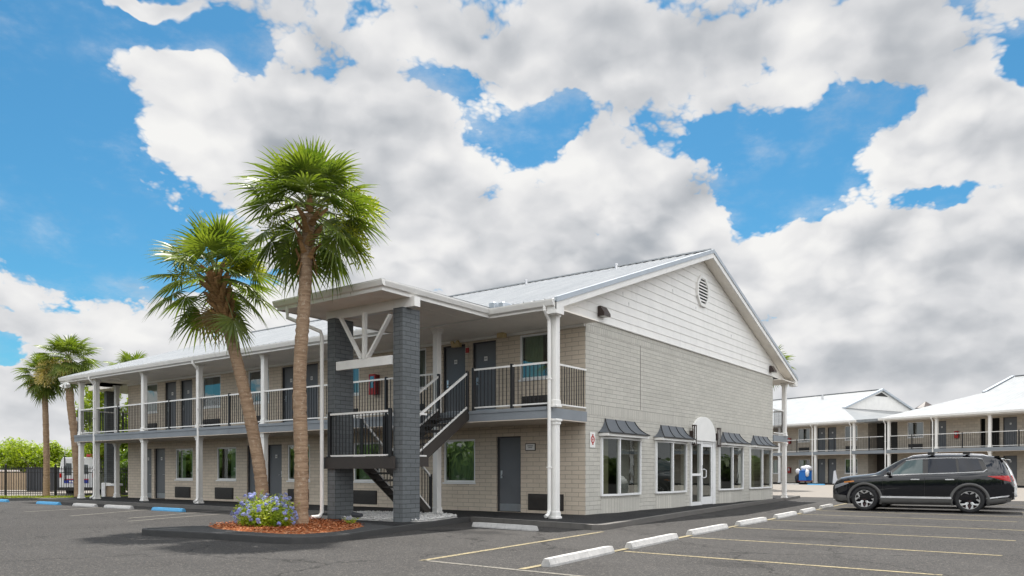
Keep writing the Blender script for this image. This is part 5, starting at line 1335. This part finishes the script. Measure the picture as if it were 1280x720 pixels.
    patch('rear_cladding', root, 'car_clad', [(4.70, .34), (4.12, .24), (4.13, .40), (4.73, .46)], .011, 8, 3)
    patch('front_cladding', root, 'car_clad', [(.46, .24), (.03, .34), (.02, .50), (.42, .46)], .011, 8, 3)
    mb = MB().mat('black_plastic'); mb.box(-.60, .60, Yf(.0) - .02, Yf(-.012), .46, .70); g_ = mb.build('grille', root)
    mb = MB().mat('chrome')
    for k in range(4): mb.box(-.58, .58, Yf(-.013), Yf(-.022), .49 + .055 * k, .505 + .055 * k)
    mb.build('grille_bar', g_)
    mb = MB().mat('tail_red'); mb.box(-.55, .55, Yf(4.772), Yf(4.79), .80, .83); mb.build('tail_light_bar', root)
    mb = MB().mat('sign_white'); mb.box(-.17, .17, Yf(4.785), Yf(4.796), .60, .72); mb.build('number_plate', root)
    mb = MB().mat('chrome'); mb.box(-.62, .62, Yf(4.76), Yf(4.80), .40, .44); mb.build('bumper_trim', root)
    r = ring_at(4.38); mb = MB().mat(paint); mb.prism([(Yf(4.30), r[13][1] + .012), (Yf(4.62), r[13][1] - .045), (Yf(4.62), r[13][1] - .07), (Yf(4.40), r[13][1] - .03)], 0, -.60, .60); mb.build('spoiler', root)
    if rails:
        for sg in (-1, 1):
            mb = MB().mat('chrome'); pts = []
            for s in (2.1, 2.25, 2.6, 3.1, 3.6, 4.0, 4.15):
                q = ring_at(s); pts.append((sg * (q[10][0] - .03), Yf(s), q[10][1] + (.012 if s in (2.1, 4.15) else .05)))
            mb.tube(pts, .017, 6); mb.build('roof_rail', root)
        for s in (2.72, 3.62):
            q = ring_at(s); mb = MB().mat('black_plastic')
            mb.beam((-q[10][0] - .04, Yf(s), q[13][1] + .055), (q[10][0] + .04, Yf(s), q[13][1] + .055), .085, .026)
            for sg in (-1, 1): mb.beam((sg * (q[10][0] - .0), Yf(s) - .09, q[10][1] + .075), (sg * (q[10][0] - .0), Yf(s) + .09, q[10][1] + .075), .075, .075)
            mb.build('cross_bar', root)
    return root
CARX, CARY = 10.1, -6.2
b_ = car('black car with silver roof trim parked nose towards the walkway', 'car_black', (CARX, CARY, -.11), R(3.2))
w_ = car('white car mostly hidden behind the black car, only its tail showing', 'car_white', (CARX + 3.0, CARY + .10, -.11), R(3.2), rails=False)
b_.scale = w_.scale = (1.03, 1.03, 1.03)

# ------------------------------------------------------------------ wheel stops
def stop_mesh(L, mat):
    mb = MB().mat(mat); h = L / 2
    prof = [(-.085, 0), (-.082, .03), (-.045, .112), (.045, .112), (.082, .03), (.085, 0)]
    n = 12; vs = []; r_ = random.Random(int(L * 100))
    for i in range(n + 1):
        x = -h + L * i / n; k = .80 if i in (0, n) else 1
        for y, z in prof: vs.append((x + (.012 if i == 0 else -.012 if i == n else 0) * (z > .1), y * k + r_.uniform(-.001, .001), z * (.96 if k < 1 else 1) + (r_.uniform(-.001, .001) if z > 0 else 0)))
    m = len(prof); mb.idx(vs, [(i * m + j, (i + 1) * m + j, (i + 1) * m + j + 1, i * m + j + 1) for i in range(n) for j in range(m - 1)] + [tuple(range(m))[::-1], tuple(n * m + j for j in range(m))])
    return mb
proto = {}
def wheel_stop(a, b, mat, label, group):
    c = ((a[0] + b[0]) / 2, (a[1] + b[1]) / 2); d = (b[0] - a[0], b[1] - a[1]); L = sqrt(d[0] ** 2 + d[1] ** 2)
    if mat not in proto: o = proto[mat] = stop_mesh(2.3, mat).build('wheel_stop')
    else: o = proto[mat].copy(); COL.objects.link(o)
    o.location = (*c, gz(c[0])); o.rotation_euler.z = math.atan2(d[1], d[0]); o.scale = ((L - .18) / 2.3, 1.0, .92)
    return tag(o, label, 'wheel stop', group)
G1 = 'white wheel stops in the front parking row'
F = [((-8.93, -4.72), (-6.70, -4.50), 'white wheel stop with grey near end, closest of the front row'), ((-6.27, -4.50), (-3.91, -4.28), 'white wheel stop second in the front row behind the closest one'),
     ((-3.29, -4.22), (-.85, -4.06), 'white wheel stop third in the front row'), ((-.15, -4.02), (2.15, -3.92), 'white wheel stop fourth in the front row'),
     ((3.1, -3.84), (5.5, -3.68), 'white wheel stop fifth in the front row'), ((6.2, -3.62), (8.3, -3.45), 'white wheel stop sixth in the front row, last before the black car'),
     ((9.35, -3.36), (11.5, -3.2), 'white wheel stop in the shade under the black car nose')]
for a, b, lb in F: wheel_stop(a, b, 'stop_white', lb, G1)
wheel_stop((-3.74, .72), (-3.97, -1.29), 'stop_white', 'lone white wheel stop on dark stain facing the stair landing', None)
G2 = 'wheel stops along the far motel walkway'
for y0, y1, m, lb in ((24.6, 26.4, 'stop_blue', 'blue wheel stop cut by the left edge of the photo'), (20.0, 22.0, 'stop_blue', 'blue wheel stop in front of the far left palm'), (17.2, 19.0, 'stop_white', 'white wheel stop at the motel far corner columns, next to the blue one'),
                     (14.75, 16.7, 'stop_white', 'white wheel stop between the other white one and the near blue one'), (11.65, 13.6, 'stop_blue', 'blue wheel stop nearest the flower bush')):
    wheel_stop((-4.1, y0), (-4.1, y1), m, lb, G2)
def farpt(s, n): return (OX - sin(TH) * s + cos(TH) * n, OY - cos(TH) * s - sin(TH) * n)
wheel_stop(farpt(-.9, -3.4), farpt(1.05, -3.4), 'stop_white', 'white wheel stop far across the lot left of the blue one', 'wheel stops by the far wing')
wheel_stop(farpt(1.75, -3.4), farpt(3.5, -3.4), 'stop_blue', 'blue wheel stop far across the lot near the blue cart', 'wheel stops by the far wing')

# ------------------------------------------------------------------ fence and what stands beyond it
t = thing('metal_fence', 'black metal picket fence across the far left of the lot', 'fence')
a, b = Vector((*at(-70, 0, 38.0), 0)), Vector((*at(190, 0, 38.6), 0)); d = (b - a).normalized(); L = (b - a).length; FZ = -.11
mb = MB().mat('black_metal')
for i in range(int(L / .115)):
    p = a + d * (i * .115); mb.beam((p.x, p.y, FZ + .06), (p.x, p.y, FZ + 1.50), .02, .02, (d.x, d.y, 0))
mb.build('picket', t).__setitem__('kind', 'stuff')
for z in (.14, 1.20, 1.38):
    mb = MB().mat('black_metal'); mb.beam(a + Vector((0, 0, FZ + z)), b + Vector((0, 0, FZ + z)), .035, .035); mb.build('rail', t)
k = 0
while k * 2.4 < L:
    p = a + d * (k * 2.4 + .55); mb = MB().mat('black_metal'); mb.bbox(p.x - .035, p.x + .035, p.y - .035, p.y + .035, FZ, FZ + 1.62, .01); mb.build('post', t); k += 1
def facing(u, d, name, label, cat):
    x, y = at(u, 0, d); return thing(name, label, cat, (x, y, -.11), -YAW)      # local +y away from the camera, +x to the right
t = facing(10, 47, 'storage_shed', 'low tan slatted enclosure behind the black fence', 'shed')
mb = MB().mat('tan')
for k in range(17): mb.box(-1.7 + k * .17, -1.7 + k * .17 + .155, 0, .05, .12, 1.22 + .02 * (k % 3))
mb.box(-1.7, 1.2, .05, 1.8, .12, 1.18); mb.build('wall', t)
mb = MB().mat('linen'); mb.box(-1.9, -.5, -.1, 1.9, 1.26, 1.36); mb.build('roof', t)
t = facing(46, 47, 'container', 'charcoal ribbed metal container behind the black fence', 'container')
mb = MB().mat('charcoal_panel')
for k in range(7): mb.box(-.62 + k * .18, -.62 + k * .18 + .12, -.03, 0, .1, 1.40)
mb.box(-.62, .70, 0, 2.4, .06, 1.45); mb.build('body', t)
mb = MB().mat('black_plastic'); mb.box(-.66, .74, -.05, 2.45, 1.452, 1.52); mb.build('lid', t)
# van
t = facing(96.5, 41.5, 'delivery_van', 'white van seen from behind through the fence, blue and red band on its doors', 'van')
mb = MB().mat('van_white'); mb.smooth = False
sec = [(-.98, .28), (-1.0, .9), (-.97, 1.3), (-.86, 1.92), (-.78, 2.03), (.78, 2.03), (.86, 1.92), (.97, 1.3), (1.0, .9), (.98, .28)]
for (y0, k0), (y1, k1) in (((0, .97), (.06, 1.0)), ((.06, 1.0), (3.4, 1.0)), ((3.4, 1.0), (4.2, .72)), ((4.2, .72), (5.2, .55))):
    n = len(sec); P0 = [(x, y0, .28 + (z - .28) * k0) for x, z in sec]; P1 = [(x, y1, .28 + (z - .28) * k1) for x, z in sec]
    mb.idx(P0 + P1, [(i, (i + 1) % n, n + (i + 1) % n, n + i) for i in range(n)] + ([tuple(range(n))] if y0 == 0 else []) + ([tuple(range(n, 2 * n))] if y1 > 5 else []))
mb.build('body', t)
for sg in (-1, 1):
    mb = MB().mat('van_glass'); mb.face([(sg * .08, -.012, 1.12), (sg * .62, -.012, 1.12), (sg * .58, -.012, 1.62), (sg * .08, -.012, 1.62)]) if sg > 0 else mb.face([(-.66, -.012, 1.05), (-.30, -.012, 1.05), (-.30, -.012, 1.70), (-.60, -.012, 1.70)])
    mb.build('rear_window', t, fix=False)
    mb = MB().mat('tail_red'); mb.box(sg * .88 - .06, sg * .88 + .06, -.03, 0, .92, 1.16); mb.build('tail_light', t)
    mb = MB().mat('tyre'); mb.tube([(sg * .78, .9, .32), (sg * .98, .9, .32)], .33, 18); mb.tube([(sg * .78, 4.3, .32), (sg * .98, 4.3, .32)], .33, 18); mb.build('wheel', t)
mb = MB().mat('black_plastic'); mb.box(-1.0, 1.0, -.10, .02, .22, .40); mb.box(-.012, .012, -.006, .0, .4, 1.9); mb.build('bumper', t)
mb = MB().mat('van_blue'); mb.box(-.70, .62, -.014, -.006, .62, .80); bd = mb.build('band', t)
mb = MB().mat('van_red'); mb.box(-.70, .62, -.014, -.006, .802, .86); mb.build('band', t)
mb = MB().mat('sign_white')
for k in range(6): mb.box(-.42 + k * .13, -.42 + k * .13 + .085, -.019, -.0145, .66, .76)
mb.build('lettering', bd)
mb = MB().mat('charcoal_panel'); mb.beam((-.62, -.05, .75), (-.68, -.02, 2.1), .05, .03); mb.tube([(-.85, .3, 2.0), (-.85, .3, 2.6)], .008, 5); mb.build('ladder_rail', t)
mb = MB().mat('red'); mb.box(.25, .85, 1.0, 2.2, 2.06, 2.22); mb.tube([(.1, .8, 2.12), (.5, .8, 2.12)], .1, 8); mb.build('roof_load', t)
# white cabinet at the far end
t = facing(137, 35.6, 'utility_cabinet', 'white outdoor cabinet with flat lid between the end columns', 'cabinet')
mb = MB().mat('white_clean'); mb.bbox(-.34, -.15, -.1, .4, 0, .72, .02); mb.build('side_unit', t)
mb = MB().mat('tan'); mb.box(-.15, .30, 0, .4, 0, .58); mb.build('body', t)
mb = MB().mat('white_clean'); mb.bbox(-.22, .40, -.06, .46, .58, .68, .02); mb.build('lid', t)
# spotlight in the pebbles
t = thing('ground_spotlight', 'small dark ground spotlight lying in the white pebbles', 'spotlight', (-4.75, 3.35, .05))
mb = MB().mat('charcoal_panel'); mb.tube([(0, 0, -.03), (0, 0, .05)], .02, 6); mb.tube([(.0, -.18, .05), (0, .10, .06)], [.05, .065], 10); mb.build('housing', t)
# laundry cart, folded board by the far wing
x, y = farpt(.05, -1.4)
t = thing('laundry_cart', 'blue laundry cart heaped with white linen by the far wing', 'cart', (x, y, ZO), -TH)
mb = MB().mat('cart_blue'); n = 6
mb.bbox(-.42, .42, -.36, .36, .22, 1.02, .05); mb.bbox(-.45, .45, -.39, .39, 1.0, 1.06, .02); mb.build('tub', t)
mb = MB().mat('darkred'); mb.box(-.45, .45, -.42, .42, .14, .215); mb.build('base', t)
for dx in (-.38, .38):
    for dy in (-.3, .3): mb = MB().mat('tyre'); mb.tube([(dx - .02, dy, .07), (dx + .02, dy, .07)], .07, 10); mb.build('wheel', t)
def lump(mb, c, r, rnd, n=10, m=7):
    mb.smooth = True; vs = []
    for j in range(m + 1):
        th = pi * j / m
        for i in range(n):
            a = 2 * pi * i / n; k = rnd.uniform(.85, 1.15); vs.append((c[0] + r[0] * k * sin(th) * cos(a), c[1] + r[1] * k * sin(th) * sin(a), c[2] + r[2] * k * cos(th)))
    mb.idx(vs, [(j * n + i, j * n + (i + 1) % n, (j + 1) * n + (i + 1) % n, (j + 1) * n + i) for j in range(m) for i in range(n)]); mb.smooth = False
rnd = random.Random(4)
for c, r, lb in (((0, -.12, 1.25), (.36, .50, .24), 'grey-white bag of linen on top of the blue cart'), ((-.4, -.50, .86), (.16, .16, .30), 'white bag hanging on the right side of the blue cart'), ((-.4, .44, 1.0), (.16, .2, .2), 'white bag on the left corner of the blue cart')):
    o = thing('linen_bag', lb, 'bag', (x, y, ZO), -TH); mb = MB().mat('linen'); lump(mb, c, r, rnd); mb.build('sack', o)
o = thing('rubbish_bag', 'black rubbish bag left of the blue cart', 'bag', (x, y, ZO), -TH); mb = MB().mat('black_plastic'); lump(mb, (0, .75, .36), (.28, .26, .36), rnd); mb.build('sack', o)
x, y = farpt(2.9, -1.4)
t = thing('folding_board', 'pale folded board standing by the far wing doors', 'board', (x, y, ZO), -TH)
mb = MB().mat('linen'); mb.prism([(-.30, .0), (.22, .0), (.12, 1.0), (-.02, 1.08)], 0, -.02, .02); mb.build('panel', t)
mb = MB().mat('charcoal_panel'); mb.prism([(-.28, .0), (-.22, .0), (.06, 1.05), (.02, 1.05)], 0, .06, .1); mb.build('leg', t)
